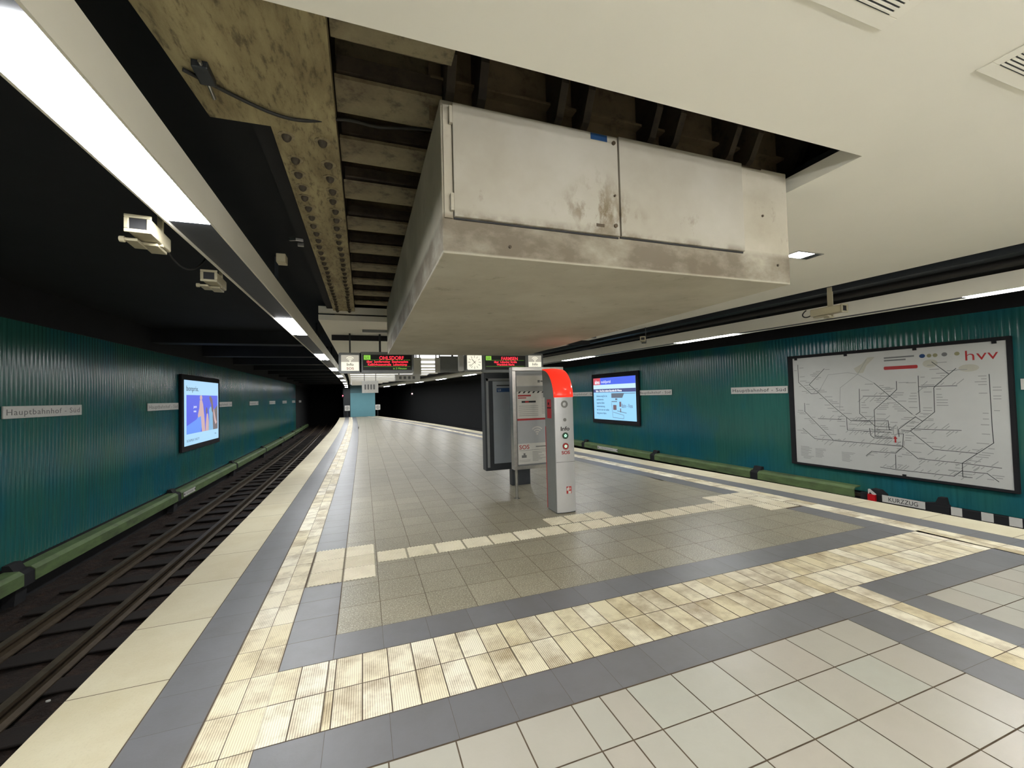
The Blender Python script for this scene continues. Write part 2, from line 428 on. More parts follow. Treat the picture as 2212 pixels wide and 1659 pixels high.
def f_brown(mb):
    yy = [3.115+.377*i for i in range(100)]
    for y in yy:
        if y > YF-.2: break
        y1 = min(y+.377, YF)
        off = 0.
        x = .1-.35*4
        while x < 6:
            x0, x1 = x, x+.35; x += .35
            L = eL(y)+1.358; R = eR(y)-1.358
            if x1 < L+.03 or x0 > R-.03: continue
            if x0 < L+.06: tile(mb, 1.358, y, 0, y1, .0022, eL, lambda q: x1); continue
            if x1 > R-.06: tile(mb, x0, y, -1.358, y1, .0018, None, eR); continue
            tile(mb, x0, y, x1, y1, .0022)
fpart('granite_paving', 'brown', f_brown)
def f_white(mb):
    xs = [-.2, .08, .38, .68, .98, 1.145, 1.31]+[1.61+.3*i for i in range(6)]
    for k in range(-34, 0):
        y = 1.957+.297*k
        for a, b in zip(xs[:-1], xs[1:]): tile(mb, a, y, b, y+.297, .0035)
        x = 4.0
        while x < 5.0: tile(mb, x, y, x+.3, y+.297, .0035); x += .3
        tile(mb, x, y, -1.358, y+.297, .0035, None, eR)
fpart('pale_paving', 'white', f_white)
def f_nub(mb):
    ts = []
    for r in range(3): ts += [(-.49, 3.985+.295*r, -.2, 4.28+.295*r), (-.2, 3.985+.295*r, .09, 4.28+.295*r)]
    x = .1
    while x < 4.95: ts.append((x, 4.31+.006*x, x+.3, 4.6+.006*x)); x += .3
    for i in range(3): ts.append((2.12+.3*i, 4.635, 2.42+.3*i, 4.93))
    ts += [(4.7, 4.63, 5.0, 4.91), (5.0, 4.63, 5.26, 4.91), (5.26, 4.63, 5.5, 4.91), (5.0, 4.32, 5.26, 4.62), (5.26, 4.32, 5.52, 4.62), (5.0, 4.02, 5.26, 4.32), (5.26, 4.02, 5.54, 4.32)]
    for (a, b, c, d) in ts:
        tile(mb, a, b, c, d, .003, h=.0015); tt = random.random()
        n = 9; px = (c-a-.008)/n; 
        for i in range(n):
            for j in range(n*2):
                cx = a+.004+px*(i+.5+(.5 if j % 2 else 0)); cy = b+.004+(d-b-.008)/(2*n)*(j+.5)
                if cx+px*.33 > c-.002: continue
                r1, r2 = px*.47, px*.3
                B = [(cx+r1, cy, .0015), (cx, cy+r1, .0015), (cx-r1, cy, .0015), (cx, cy-r1, .0015)]
                Tt = [(cx+r2, cy, .0065), (cx, cy+r2, .0065), (cx-r2, cy, .0065), (cx, cy-r2, .0065)]
                base = len(mb.v); mb.v += B+Tt
                for q in ((0, 1, 5, 4), (1, 2, 6, 5), (2, 3, 7, 6), (3, 0, 4, 7), (4, 5, 6, 7)):
                    mb.f.append(tuple(base+z for z in q)); mb.mi.append(1); mb.tint.append(tt)
fpart('studded_paving', ['nubbase', 'nub'], f_nub)

# ------------------------------------------------------------------ track beds, rails, sleepers
def bed(fa, fb):
    def fn(mb):
        n = 24; Y = ys(Y0, Y1, .18)
        base = len(mb.v)
        for y in Y:
            for i in range(n+1):
                x = fa(y)+(fb(y)-fa(y))*i/n
                mb.v.append((x, y, -1.03+random.uniform(-.02, .02)))
        for k in range(len(Y)-1):
            for i in range(n):
                mb.f.append((base+k*(n+1)+i, base+k*(n+1)+i+1, base+(k+1)*(n+1)+i+1, base+(k+1)*(n+1)+i)); mb.mi.append(0); mb.tint.append(.5)
    return fn
for nm, fa, fb in (('left', lambda y: wL(y)-.2, lambda y: eL(y)+.36), ('right', lambda y: eR(y)-.36, lambda y: wR(y)+.2)):
    mb = MB(); bed(fa, fb)(mb); o = mb.build('ballast', 'ballast')
    tag(o, 'dark brown ballast of the %s track bed below the platform edge' % nm, 'ballast', kind='stuff')
def rail(curve, label):
    P = [(curve(y), y) for y in ys(Y0, Y1)]
    prof = [(-.06, -.985), (.06, -.985), (.06, -.972), (.012, -.955), (.012, -.885), (.036, -.875), (.036, -.84), (-.036, -.84), (-.036, -.875), (-.012, -.885), (-.012, -.955), (-.06, -.972)]
    mb = MB().sweep(prof, P); o = mb.build('running_rail', 'rail'); tag(o, label, 'rail')
rail(lambda y: -2.24+bend(y), 'rusty running rail of the left track tucked under the platform edge')
rail(lambda y: -3.56+bend(y), 'rusty running rail of the left track nearest the teal wall')
rail(lambda y: -2.82+bend(y), 'dark rusty rail between the two outer rails of the left track')
rail(lambda y: eR(y)+.68, 'rusty running rail of the right track beside the platform')
rail(lambda y: eR(y)+2.0, 'rusty running rail of the right track nearest the wall')
sl0 = None
for side in (0, 1):
    y = 1.2
    while y < 34:
        cx = -2.9+bend(y) if side == 0 else eR(y)+1.35
        if sl0 is None:
            mb = MB().box((-1.15, -.12, -1.006), (1.15, .12, -.986)); sl0 = mb.build('track_sleeper', 'sleeper', bevel=.01); s_ = sl0
        else: s_ = sl0.copy(); S.collection.objects.link(s_)
        s_.location = (cx, y, 0)
        tag(s_, 'oily dark sleeper crossing under the rails of the %s track' % ('left' if side == 0 else 'right'), 'sleeper', 'sleepers of the %s track' % ('left' if side == 0 else 'right'))
        y += .66

# ------------------------------------------------------------------ side walls of ribbed teal panels
def ribwall(w, sgn, za, zb, yend):
    def fn(mb):
        pr = []; y = Y0; per = .08
        while y < yend:
            for t, d in ((0, 0), (.2, .0), (.32, .0028), (.45, .0048), (.75, .0048), (.88, .0028)):
                pr.append((y+t*per, d))
            y += per
        base = len(mb.v)
        zs = (za, zb)
        for (y, d) in pr:
            for z in zs: mb.v.append((w(y)+sgn*d, y, z))
        for k in range(len(pr)-1):
            mb.f.append((base+2*k, base+2*k+2, base+2*k+3, base+2*k+1)); mb.mi.append(0); mb.tint.append(.5)
    return fn
wall_left = struct('wall_left', 'wall', ribwall(wL, 1, -.5, 2.8, 34.5), smooth=True)
wall_right = struct('wall_right', 'wall', ribwall(wR, -1, -.47, 2.74, 23.), smooth=True)
def tunnelwall(mb):
    mb.sweep([(0, -.5), (-.1, -.5), (-.1, 2.85), (0, 2.85)], [(wL(y), y) for y in ys(34.5, Y1)])
    mb.sweep([(0, -.5), (.1, -.5), (.1, 2.8), (0, 2.8)], [(wR(y), y) for y in ys(23., Y1)])
MAT['tunnel'] = plain('dimmed_tunnel_black', srgb(13, 15, 16), .95, var=.2, scale=2)  # weak lighting of the far walls is put into this near-black colour
struct('wall_far', 'tunnel', tunnelwall)
def foot(w, s, z):
    def fn(mb):
        P = [(w(y), y) for y in ys(Y0, Y1)]
        mb.sweep([(-s*.02, z), (-s*.35, z), (-s*.35, -1.15), (-s*.02, -1.15)], P)
    return fn
struct('trim_1', 'soot', foot(lambda y: wL(y)-.0, 1, -.46)); struct('trim_2', 'soot', foot(lambda y: wR(y), -1, -.43))
# dark fascia over the walls, track ceilings
def trackroof(mb):
    PL = [(wL(y), y) for y in ys(Y0, Y1)]; PR = [(wR(y), y) for y in ys(Y0, Y1)]
    mb.sweep([(-.3, 2.8), (.05, 2.8), (.05, 3.3), (-.3, 3.3)], PL)
    mb.sweep([(.3, 2.74), (-.05, 2.74), (-.05, 3.3), (.3, 3.3)], PR)
struct('trim_3', 'soot', trackroof)
def roofL(mb):
    for a, b in zip(ys(Y0, Y1)[:-1], ys(Y0, Y1)[1:]):
        mb.face([(wL(a)-.3, a, 3.3), (-.48+bend(a), a, 3.3), (-.48+bend(b), b, 3.3), (wL(b)-.3, b, 3.3)])
        mb.face([(cR(a)-.1, a, 3.3), (wR(a)+.3, a, 3.3), (wR(b)+.3, b, 3.3), (cR(b)-.1, b, 3.3)])
struct('ceiling', 'soot', roofL)
bm0 = None
for side in (0, 1):
    for i in range(10):
        y = 11.5+3.1*i
        a, b = (wL(y)+.05, cL(y)-.35) if side == 0 else (eR(y)+.6, wR(y)-.05)
        mb = MB().box((a, y-.2, 2.98), (b, y+.2, 3.3)); o = mb.build('trim_%d' % (4+i+side*10), 'black'); o['kind'] = 'structure'
# back end and front end of the hall
struct('wall_back', 'soot', lambda mb: mb.box((-5.2, Y0-.3, -1.2), (11.5, Y0-.1, 4.1)))
struct('wall_front', 'tunnel', lambda mb: mb.box((-6.5, Y1+.1, -1.2), (6, Y1+.3, 4)))

# ------------------------------------------------------------------ white platform ceiling with the service opening
ZC = 2.95; OX = 2.78; OYA, OYB = 1.55, 7.6
def whiteceil(mb):
    for a, b in zip(ys(Y0, OYA, .8)[:-1], ys(Y0, OYA, .8)[1:]): mb.face([(-.3, a, ZC), (cR(a), a, ZC), (cR(b), b, ZC), (-.3, b, ZC)])
    for a, b in zip(ys(OYA, OYB, .8)[:-1], ys(OYA, OYB, .8)[1:]): mb.face([(OX, a, ZC), (cR(a), a, ZC), (cR(b), b, ZC), (OX, b, ZC)])
    for a, b in zip(ys(OYB, YF, .8)[:-1], ys(OYB, YF, .8)[1:]): mb.face([(cL(a), a, ZC), (cR(a), a, ZC), (cR(b), b, ZC), (cL(b), b, ZC)])
    # upstands round the opening, along the sides
    mb.box((-.25, OYA-.03, ZC+.0005), (OX, OYA, ZC+.12)); mb.box((OX, OYA-.03, ZC+.0005), (OX+.03, OYB, ZC+.1))
    mb.box((cL(7.6), OYB, ZC+.0005), (OX+.03, OYB+.03, ZC+.09))
    for f, s in ((cL, 1), (cR, -1)):
        for a, b in zip(ys(Y0, YF, .8)[:-1], ys(Y0, YF, .8)[1:]):
            if s == 1 and a < OYB-.2: continue
            mb.face([(f(a), a, ZC), (f(b), b, ZC), (f(b), b, ZC+.1), (f(a), a, ZC+.1)])
struct('ceiling', 'ceil', whiteceil)
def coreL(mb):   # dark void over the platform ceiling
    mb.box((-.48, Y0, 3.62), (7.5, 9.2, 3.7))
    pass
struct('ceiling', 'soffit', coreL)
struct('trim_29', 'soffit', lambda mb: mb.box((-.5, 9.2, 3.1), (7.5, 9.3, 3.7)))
struct('trim_30', 'soot', lambda mb: mb.box((-.56, Y0, 3.15), (-.46, 9.2, 3.7)))
def upst(mb): mb.box((cL(7.6), OYB+.02, ZC+.12), (2.9, OYB+.08, ZC+.24))
struct('trim_31', 'fascia', upst)
def upst2(mb): mb.box((OX+.06, OYA, ZC+.11), (OX+.1, OYB, ZC+.17))
struct('trim_32', 'dsteel', upst2)

# ------------------------------------------------------------------ light troughs over the platform edges
ZT = 2.65
def trough(side):
    if side == 0:
        t = thing('light_trough', 'long cream light trough running above the left platform edge', 'light trough'); f = lambda y: -.83+bend(y); s = -1
    else:
        t = thing('light_trough', 'long cream light trough running above the right platform edge', 'light trough'); f = lambda y: eR(y)+.17; s = 1
    P = [(f(y), y) for y in ys(Y0, 40.7)]
    part(t, 'inner_fascia', 'fascia', lambda mb: mb.sweep([(0, ZT), (-s*.012, ZT), (-s*.012, ZT+.2), (0, ZT+.2)], P))
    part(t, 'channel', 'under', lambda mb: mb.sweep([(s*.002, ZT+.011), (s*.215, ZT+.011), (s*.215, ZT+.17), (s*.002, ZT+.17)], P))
    part(t, 'outer_lip', 'fascia', lambda mb: mb.sweep([(s*.217, ZT-.002), (s*.229, ZT-.002), (s*.229, ZT+.18), (s*.217, ZT+.18)], P))
    # hangers up to the roof
    for y in ys(1.0, 37, 4.5):
        part(t, 'hanger', 'dsteel', lambda mb: mb.box((f(y)+s*.09, y-.03, ZT+.17), (f(y)+s*.13, y+.03, 3.3)))
    # lamps
    names = ['nearest', 'second', 'third', 'fourth', 'fifth', 'sixth', 'seventh', 'eighth', 'ninth', 'tenth']
    yl = [1.47+4.5*i for i in range(9)]
    yl = [-7.5, -3.0]+yl
    for i, y in enumerate(yl):
        a, b = y, y+1.4
        n = 4; PP = [(f(a+(b-a)*k/n), a+(b-a)*k/n) for k in range(n+1)]
        mb = MB().sweep([(s*.006, ZT+.004), (s*.212, ZT+.004), (s*.212, ZT+.009), (s*.006, ZT+.009)], PP)
        o = mb.build('strip_light', 'lamp')
        lab = 'lit white strip light in the %s trough, %s behind the camera' % (('left', 'right')[side], ('second', 'first')[i]) if i < 2 else \
            'lit white strip light in the %s trough, %s along the platform' % (('left', 'right')[side], names[i-2])
        tag(o, lab, 'strip light', 'fluorescent strip lights over the %s platform edge' % ('left', 'right')[side])
for s_ in (0, 1): trough(s_)
# black duct in the gap beside the right ceiling edge
P = [(cR(y)+.12, y) for y in ys(Y0, 38)]
mb = MB().sweep([(0, 2.9), (.2, 2.9), (.2, 3.1), (0, 3.1)], P); o = mb.build('cable_duct', 'dsteel'); tag(o, 'black cable duct in the gap between the white ceiling and the right light trough', 'cable duct')

o = MB().build('x', 'dsteel') if 0 else None
mb = MB().sweep([(.045*math.cos(a)+.0, 2.86+.045*math.sin(a)) for a in [2*math.pi*i/12 for i in range(12)]], [(cR(y)+.4, y) for y in ys(Y0, 38)]); o = mb.build('conduit_pipe', 'rubber', smooth=True); tag(o, 'glossy black round pipe beside the right light trough', 'pipe')
# ------------------------------------------------------------------ exposed steelwork in the opening
g = thing('riveted_girder', 'khaki stained steel girder with two rows of rivets beside the hanging box', 'girder', (-.29, 5, 3.12))
GI = Matrix.Translation((.29, -5, -3.12))
def gpart(name, mats, fn, **k): return part(g, name, mats, fn, M=GI, **k)
gpart('bottom_flange', 'oldsteel', lambda mb: mb.box((-.458, 2.45, 3.12), (-.118, 8.6, 3.14)))
gpart('gusset_plate', 'oldsteel', lambda mb: mb.prism([(-.95, .6), (-.118, .6), (-.118, 2.53), (-.74, 2.55), (-.78, 2.1)], 3.112, 3.13))
gpart('web', 'oldsteel', lambda mb: mb.box((-.3, .6, 3.14), (-.27, 8.6, 3.62)))
gpart('edge_angle', 'oldsteel', lambda mb: (mb.box((-.135, .6, 3.1285), (-.118, 8.6, 3.2)), mb.box((-.458, 2.5, 3.14), (-.445, 8.6, 3.2))))
MAT['washer'] = mk_old('scraped_paint_ring', srgb(160, 148, 118), srgb(124, 112, 84), srgb(56, 48, 36), 14.)
def ring_(mb):
    mb.cyl((0, 0, 0), (0, 0, -.004), .044, 14, 1)
rv = None
yr = [2.62, 2.86, 3.04, 3.22, 3.38]+[3.56+.175*i for i in range(24)]
for r_i, y in enumerate(yr):
    for x in (-.385, -.195):
        if rv is None:
            mb = MB(); ring_(mb)
            for i in range(4):
                a0, a1 = math.radians(90*i/4), math.radians(90*(i+1)/4)
                mb.cyl((0, 0, -.036*math.sin(a0)), (0, 0, -.036*math.sin(a1)), .027*math.cos(a0), 12, 0, max(.001, .027*math.cos(a1)))
            rv = mb.build('rivet', ['rivet', 'washer'], g, smooth=False); q = rv
        else: q = rv.copy(); S.collection.objects.link(q)
        q.location = (x+.29+random.uniform(-.008, .008), y-5, -.001)
# cross joists between the girder and beyond
names = ['first', 'second', 'third', 'fourth', 'fifth', 'sixth', 'seventh', 'eighth', 'ninth', 'tenth', 'eleventh']
jy = [1.78, 2.28, 2.78, 3.32, 3.96, 4.6, 5.25, 5.9, 6.55, 7.2]
for i, y in enumerate(jy):
    t = thing('ceiling_joist', '%s stained steel joist from the camera crossing above the hanging box' % names[i], 'joist', (0, y, 3.2), 'joists in the ceiling opening')
    x1 = .42 if y < 2.3 else 3.2
    part(t, 'bottom_flange', 'joist', lambda mb: mb.box((-.11, -.13, -.02), (x1, .13, .0)))
    part(t, 'web', 'joist', lambda mb: mb.box((-.11, -.02, .0), (x1, .02, .42)))
    part(t, 'sloping_plate', 'web', lambda mb: mb.prism([(.132, -.004), (.34, .15), (.34, .17), (.132, .016)], -.1, x1, M=Matrix(((0, 0, 1, 0), (1, 0, 0, 0), (0, 1, 0, 0), (0, 0, 0, 1)))))
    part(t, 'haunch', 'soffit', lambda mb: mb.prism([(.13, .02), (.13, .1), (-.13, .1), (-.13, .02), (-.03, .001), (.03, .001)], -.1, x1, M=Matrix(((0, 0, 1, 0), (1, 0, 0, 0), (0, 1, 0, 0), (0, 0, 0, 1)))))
t = thing('cross_girder', 'brown plate girder with paired stiffeners above the front of the hanging box', 'girder', (0, 2.3, 3.1), None)
part(t, 'web', 'web', lambda mb: mb.box((.36, -.09, .0), (3.4, -.07, .5)))
part(t, 'ledge_angle', 'web', lambda mb: mb.box((.36, -.15, .19), (3.4, -.09, .205)))
for i, x in enumerate((.45, .62, 1.08, 1.25, 1.72, 1.9, 2.36, 2.55, 2.98, 3.15)):
    part(t, 'stiffener', 'soffit', lambda mb: mb.prism([(-.09, 0), (-.22, .08), (-.3, .22), (-.3, .5), (-.09, .5)], x-.022, x+.022, M=Matrix(((0, 0, 1, 0), (1, 0, 0, 0), (0, 1, 0, 0), (0, 0, 0, 1)))))  # dark colour and thickness take in the shadow beside each plate
# sagging old cable under the steelwork
def tube(name, pts, r, mat, label, cat, parent=None):
    cu = bpy.data.curves.new(name, 'CURVE'); cu.dimensions = '3D'; sp = cu.splines.new('NURBS'); sp.points.add(len(pts)-1)
    for p, q in zip(sp.points, pts): p.co = (*q, 1)
    sp.use_endpoint_u = True; sp.order_u = 4; cu.bevel_depth = r; cu.bevel_resolution = 3
    t0 = bpy.data.objects.new('tmp', cu); link(t0); dg = bpy.context.evaluated_depsgraph_get()
    me = bpy.data.meshes.new_from_object(t0.evaluated_get(dg)); bpy.data.objects.remove(t0); bpy.data.curves.remove(cu)
    me.materials.clear(); me.materials.append(MAT[mat]); o = bpy.data.objects.new(name, me); link(o, parent)
    if label: tag(o, label, cat)
    return o
tube('sagging_cable', [(-.74, 2.2, 3.1), (-.6, 2.3, 3.1), (-.42, 2.42, 3.095), (-.25, 2.43, 3.1), (-.05, 2.4, 3.16), (.1, 2.42, 3.12), (.3, 2.4, 3.17), (.5, 2.42, 3.19)], .009, 'rubber', 'thin dark cable sagging across the stained girder above the box', 'cable')
j = thing('junction_box', 'broken junction box with loose wires on the stained girder plate', 'junction box', (-.66, 2.2, 3.112))
part(j, 'housing', 'dsteel', lambda mb: mb.box((-.03, -.07, -.035), (.035, .05, 0)), bevel=.006)
part(j, 'conduit', 'steel', lambda mb: mb.cyl((.01, -.09, -.02), (.0, .14, -.03), .008, 10))

# ------------------------------------------------------------------ hanging service box
b = thing('hanging_service_box', 'big dirty grey service box with double doors hanging through the ceiling', 'service box', (1.55, 4.4, 2.3))
BI = Matrix.Translation((-1.55, -4.4, -2.3))
def bpart(name, mats, fn, **k):
    lab = k.pop('lab', None); p = k.pop('par', b); o = part(p, name, mats, fn, M=(BI if p is b else None), **k)
    if lab: o['label'] = lab
    return o
bpart('body', 'box', lambda mb: (mb.box((.375, 1.98, 2.3), (2.735, 6.88, 3.06))), bevel=.006)
bpart('hinge_strip', 'box', lambda mb: mb.box((.385, 1.968, 2.47), (.425, 1.979, 3.03)))
d1 = bpart('door', 'door', lambda mb: mb.box((.43, 1.955, 2.476), (1.372, 1.979, 3.04)), bevel=.003)
d2 = bpart('door', 'door', lambda mb: mb.box((1.384, 1.957, 2.48), (2.31, 1.979, 3.05)), bevel=.003)
bpart('door_gap', 'ink', lambda mb: (mb.box((.43, 1.972, 2.468), (1.372, 1.9785, 2.4755)), mb.box((1.384, 1.972, 2.472), (2.31, 1.9785, 2.4795))))
bpart('blue_sticker', 'blue', lambda mb: mb.box((1.2, 1.9535, 3.0), (1.305, 1.9549, 3.036)), par=d1)
bpart('nameplate', 'rail', lambda mb: mb.box((1.22, 1.9535, 2.515), (1.27, 1.9549, 2.532)), par=d1)
for (x, z) in ((1.342, 2.53), (1.345, 3.0), (1.342, 2.7)):
    bpart('lock', 'rail', lambda mb: mb.cyl((x, 1.946, z), (x, 1.956, z), .011 if z != 2.7 else .006, 16), par=d1)
for z in (2.5, 2.93):
    bpart('hinge', 'box', lambda mb: mb.box((.412, 1.945, z), (.428, 1.967, z+.085)), bevel=.002, par=d1)
for (x, z) in ((2.62, 2.42), (.72, 2.36), (2.5, 2.74)):
    bpart('bolt_head', 'rail', lambda mb: mb.cyl((x, 1.974, z), (x, 1.9805, z), .008, 10))
bpart('corner_rust', 'rail', lambda mb: mb.box((2.33, 1.974, 3.045), (2.5, 1.9796, 3.053)))

# ------------------------------------------------------------------ ceiling vents and recessed lamps
def vent(x0, y0, x1, y1, label):
    t = thing('ceiling_vent', label, 'vent', ((x0+x1)/2, (y0+y1)/2, ZC), 'vents in the white ceiling')
    hx, hy = (x1-x0)/2, (y1-y0)/2
    part(t, 'frame', 'ceil', lambda mb: (mb.box((-hx, -hy, -.006), (hx, -hy+.05, -.001)), mb.box((-hx, hy-.05, -.006), (hx, hy, -.001)), mb.box((-hx, -hy+.05, -.006), (-hx+.05, hy-.05, -.001)), mb.box((hx-.05, -hy+.05, -.006), (hx, hy-.05, -.001))), bevel=.002)
    part(t, 'backing', 'dsteel', lambda mb: mb.box((-hx+.05, -hy+.05, -.004), (hx-.05, hy-.05, -.001)))
    y = -hy+.06
    def sl(mb):
        y = -hy+.06
        while y < hy-.06: mb.box((-hx+.05, y, -.008), (hx-.05, y+.008, -.004)); y += .0155
    part(t, 'louvre', 'ceil', sl)
vent(1.2, .34, 1.87, .96, 'square louvred vent in the white ceiling left of the other vent')
vent(2.51, .34, 3.18, .96, 'square louvred vent in the white ceiling toward the right')
def downlight(x, y, label):
    t = thing('recessed_lamp', label, 'ceiling lamp', (x, y, ZC), 'recessed lamps in the white ceiling')
    part(t, 'trim_ring', 'steel', lambda mb: (mb.box((-.16, -.09, -.006), (.2, -.075, -.0005)), mb.box((-.16, .075, -.006), (.2, .09, -.0005)), mb.box((-.16, -.075, -.006), (-.145, .075, -.0005)), mb.box((.185, -.075, -.006), (.2, .075, -.0005))))
    part(t, 'reflector', 'dsteel', lambda mb: mb.box((.09, -.075, -.003), (.185, .075, -.0005)))
    part(t, 'lamp_glass', 'down', lambda mb: mb.box((-.145, -.075, -.004), (.09, .075, -.0005)))
downlight(4.22, 2.93, 'small lit recessed lamp in the white ceiling right of the box')
for i, (x, y, lab) in enumerate(((1.0, -1.6, 'added fill tube nearest behind the camera, left'), (4.0, -1.6, 'added fill tube nearest behind the camera, right'), (1.0, -4.2, 'added fill tube behind the camera, left of the middle pair'), (4.0, -4.2, 'added fill tube behind the camera, right of the middle pair'), (2.5, -6.6, 'added fill tube at the far back of the hall'))):
    t = thing('added_fill_tube', lab, 'ceiling lamp', (x, y, 2.35), 'added fill tubes behind the camera')  # added, unseen tubes that brighten the near ceiling and the box doors
    part(t, 'tube', 'tube', lambda mb: mb.cyl((-.75, 0, 0), (.75, 0, 0), .05, 16))
    for s in (-1, 1):
        part(t, 'end_cap', 'steel', lambda mb: mb.cyl((s*.75, 0, 0), (s*.79, 0, 0), .056, 16))
        part(t, 'rod', 'steel', lambda mb: mb.cyl((s*.77, 0, .03), (s*.77, 0, .599), .008, 8))

# ------------------------------------------------------------------ far luminous cross strips
k = 0; ordn = ['nearest', 'second', 'third', 'fourth', 'fifth', 'sixth', 'seventh', 'eighth', 'ninth', 'tenth', 'eleventh', 'twelfth', 'thirteenth', 'fourteenth', 'fifteenth', 'sixteenth']
y = 13.3
while y < 39:
    a, b_ = cL(y)+.12, cR(y)-.25
    mb = MB().box((a, y, ZC-.035), (b_, y+.8, ZC-.001)); o = mb.build('ceiling_light_strip', 'slot')
    tag(o, 'bright light strip lying across the far platform ceiling, %s from the display' % ordn[k], 'ceiling light', 'light strips across the far ceiling')
    mb = MB().box((a, y+.95, ZC-.1), (b_, y+1.03, ZC-.001)); o = mb.build('ceiling_baffle', 'fascia')
    tag(o, 'grey baffle across the far platform ceiling, %s from the display' % ordn[k], 'baffle', 'baffles across the far ceiling')
    y += 1.95; k += 1
def baf(y, z0, z1, x0=-.6, x1=5.5):
    return MB().box((x0, y, z0), (x1, y+.06, z1))
o = baf(9.3, 2.84, 2.949).build('ceiling_baffle', 'black'); tag(o, 'black strip across the white ceiling above the departure display', 'baffle')
o = baf(8.5, 2.9, 2.949, .0, 5.2).build('ceiling_baffle', 'gsteel'); tag(o, 'thin grey strip across the white ceiling behind the box', 'baffle')

# ------------------------------------------------------------------ third rail covers on both walls
def cover(side):
    if side == 0:
        f = lambda y: -4.2+bend(y); s = -1; zt, zb = -.57, -.72; js = [2.4, 7.42, 12.2, 17.1, 22, 27, 32, 37, 42]
        t = thing('third_rail_cover', 'green third rail cover board along the foot of the left teal wall', 'rail cover')
    else:
        f = lambda y: wR(y)-.3; s = 1; zt, zb = -.4, -.55; js = [5.3, 7.48, 10.9, 14.8, 18.9, 22.9]
        t = thing('third_rail_cover', 'green third rail cover board along the foot of the right teal wall', 'rail cover')
    for a, b in zip(js[:-1], js[1:]):
        P = [(f(q), q) for q in ys(a+.1, b-.1)]
        part(t, 'cover_board', 'green', lambda mb: mb.sweep([(0, zb), (0, zt), (s*.05, zt+.045), (s*.2, zt+.055), (s*.2, zt+.035), (s*.05, zt+.025), (s*.02, zt-.01), (s*.02, zb)], P))
    for q in js[1:]:
        x = f(q)
        part(t, 'bracket', 'soot', lambda mb: mb.prism([(x+s*.008, zb-.02), (x+s*.008, zt-.01), (x+s*.05, zt+.03), (x+s*.1, zt+.04), (x+s*.15, zt+.13), (x+s*.22, zt+.13), (x+s*.22, zt-.4), (x+s*.1, zt-.4), (x+s*.08, zb-.02)], q-.1, q+.1, M=Matrix(((1, 0, 0, 0), (0, 0, 1, 0), (0, 1, 0, 0), (0, 0, 0, 1)))))
    P = [(f(q)+s*.1, q) for q in ys(js[0], js[-1])]
    part(t, 'power_rail', 'rail', lambda mb: mb.sweep([(-.03, zb+.02), (.03, zb+.02), (.03, zb+.08), (-.03, zb+.08)], P))
cover(0); cover(1)
def wallM(side, y, z, off=0.):
    """local frame on a side wall: x to the viewer's right, y up, z toward the platform"""
    if side == 0:
        d = Vector((wL(y+.1)-wL(y-.1), .2, 0)); return frame((wL(y)+off, y, z), d, (0, 0, 1))
    d = Vector((wR(y-.1)-wR(y+.1), -.2, 0)); return frame((wR(y)-off, y, z), d, (0, 0, 1))
def thing_at(name, label, cat, M, group=None):
    t = thing(name, label, cat, group=group); t.matrix_world = M; return t
def arrow_sign(side, y, z, off, w_, h, label):
    t = thing_at('small_arrow_sign', label, 'sign', wallM(side, y, z, off))
    part(t, 'plate', 'plate', lambda mb: rect(mb, -w_/2, -h/2, w_/2, h/2, 0, .006))
    part(t, 'arrow', 'ink', lambda mb: [mb.prism([(s*(w_/2-.04)+.035, -.03), (s*(w_/2-.04)+.035, .03), (s*(w_/2-.04)-.035, 0)], .006, .008) for s in (-1, 1)] and None)
    text_mesh('NOTAUSGANG', h*.62, 'greyink', t, T(0, -h*.22, .0065), align='CENTER', sx=w_*.62/(h*.62*7.4), thick=.0008)
arrow_sign(1, 13.18, -.455, .315, 1.2, .105, 'long white sign with two arrows on the right rail cover below the screen')
arrow_sign(0, 12.75, -.63, .262, .75, .105, 'small white plate on the left green rail cover beyond the ad screen')
# KURZZUG plate, stop mark and black-and-white stop bar on the right
t = thing_at('short_train_sign', 'white KURZZUG plate on the foot of the right wall below the network map', 'sign', wallM(1, 4.64, -.47, .32))
part(t, 'plate', 'plate', lambda mb: rect(mb, -.3, -.062, .3, .062, 0, .008))
text_mesh('KURZZUG', .105, 'ink', t, T(0, -.037, .0082), align='CENTER', sx=.86, thick=.0008)
t = thing_at('signal_marker', 'small red box with a white sloping face left of the KURZZUG plate', 'marker', wallM(1, 5.1, -.48, .3))
part(t, 'box', 'red', lambda mb: mb.box((-.06, -.07, -.02), (.06, .05, .05)), bevel=.004)
part(t, 'hood', 'plate', lambda mb: mb.prism([(-.05, .05), (-.05, .14), (-.035, .14), (.06, .06), (.06, .05), (.02, .05), (-.02, .09)], .0, .04))
part(t, 'bracket', 'soot', lambda mb: mb.prism([(-.03, .05), (-.03, .14), (.08, .13), (.16, .06), (.16, -.1), (.06, -.1), (.06, .05)], -.18, -.02))
t = thing_at('stop_bar', 'black bar with white blocks at the foot of the right wall past the KURZZUG plate', 'stop bar', wallM(1, 3.2, -.48, .3))
part(t, 'bar', 'soot', lambda mb: mb.box((-2.1, -.09, -.08), (1.6, .05, .0)))
part(t, 'bracket', 'soot', lambda mb: (mb.prism([(-1.2, .05), (-1.02, .09), (-.98, .19), (-.9, .19), (-.88, .08), (-.85, .04)], -.1, .01), mb.box((-1.2, -.08, -.02), (-.85, .05, .02))))
for k_, x in enumerate((-.765, -.42, -.13, .15, .42, .7)):
    part(t, 'white_block', 'plate', lambda mb: mb.box((x-.065, -.066, .001), (x+.065, .066, .008)))

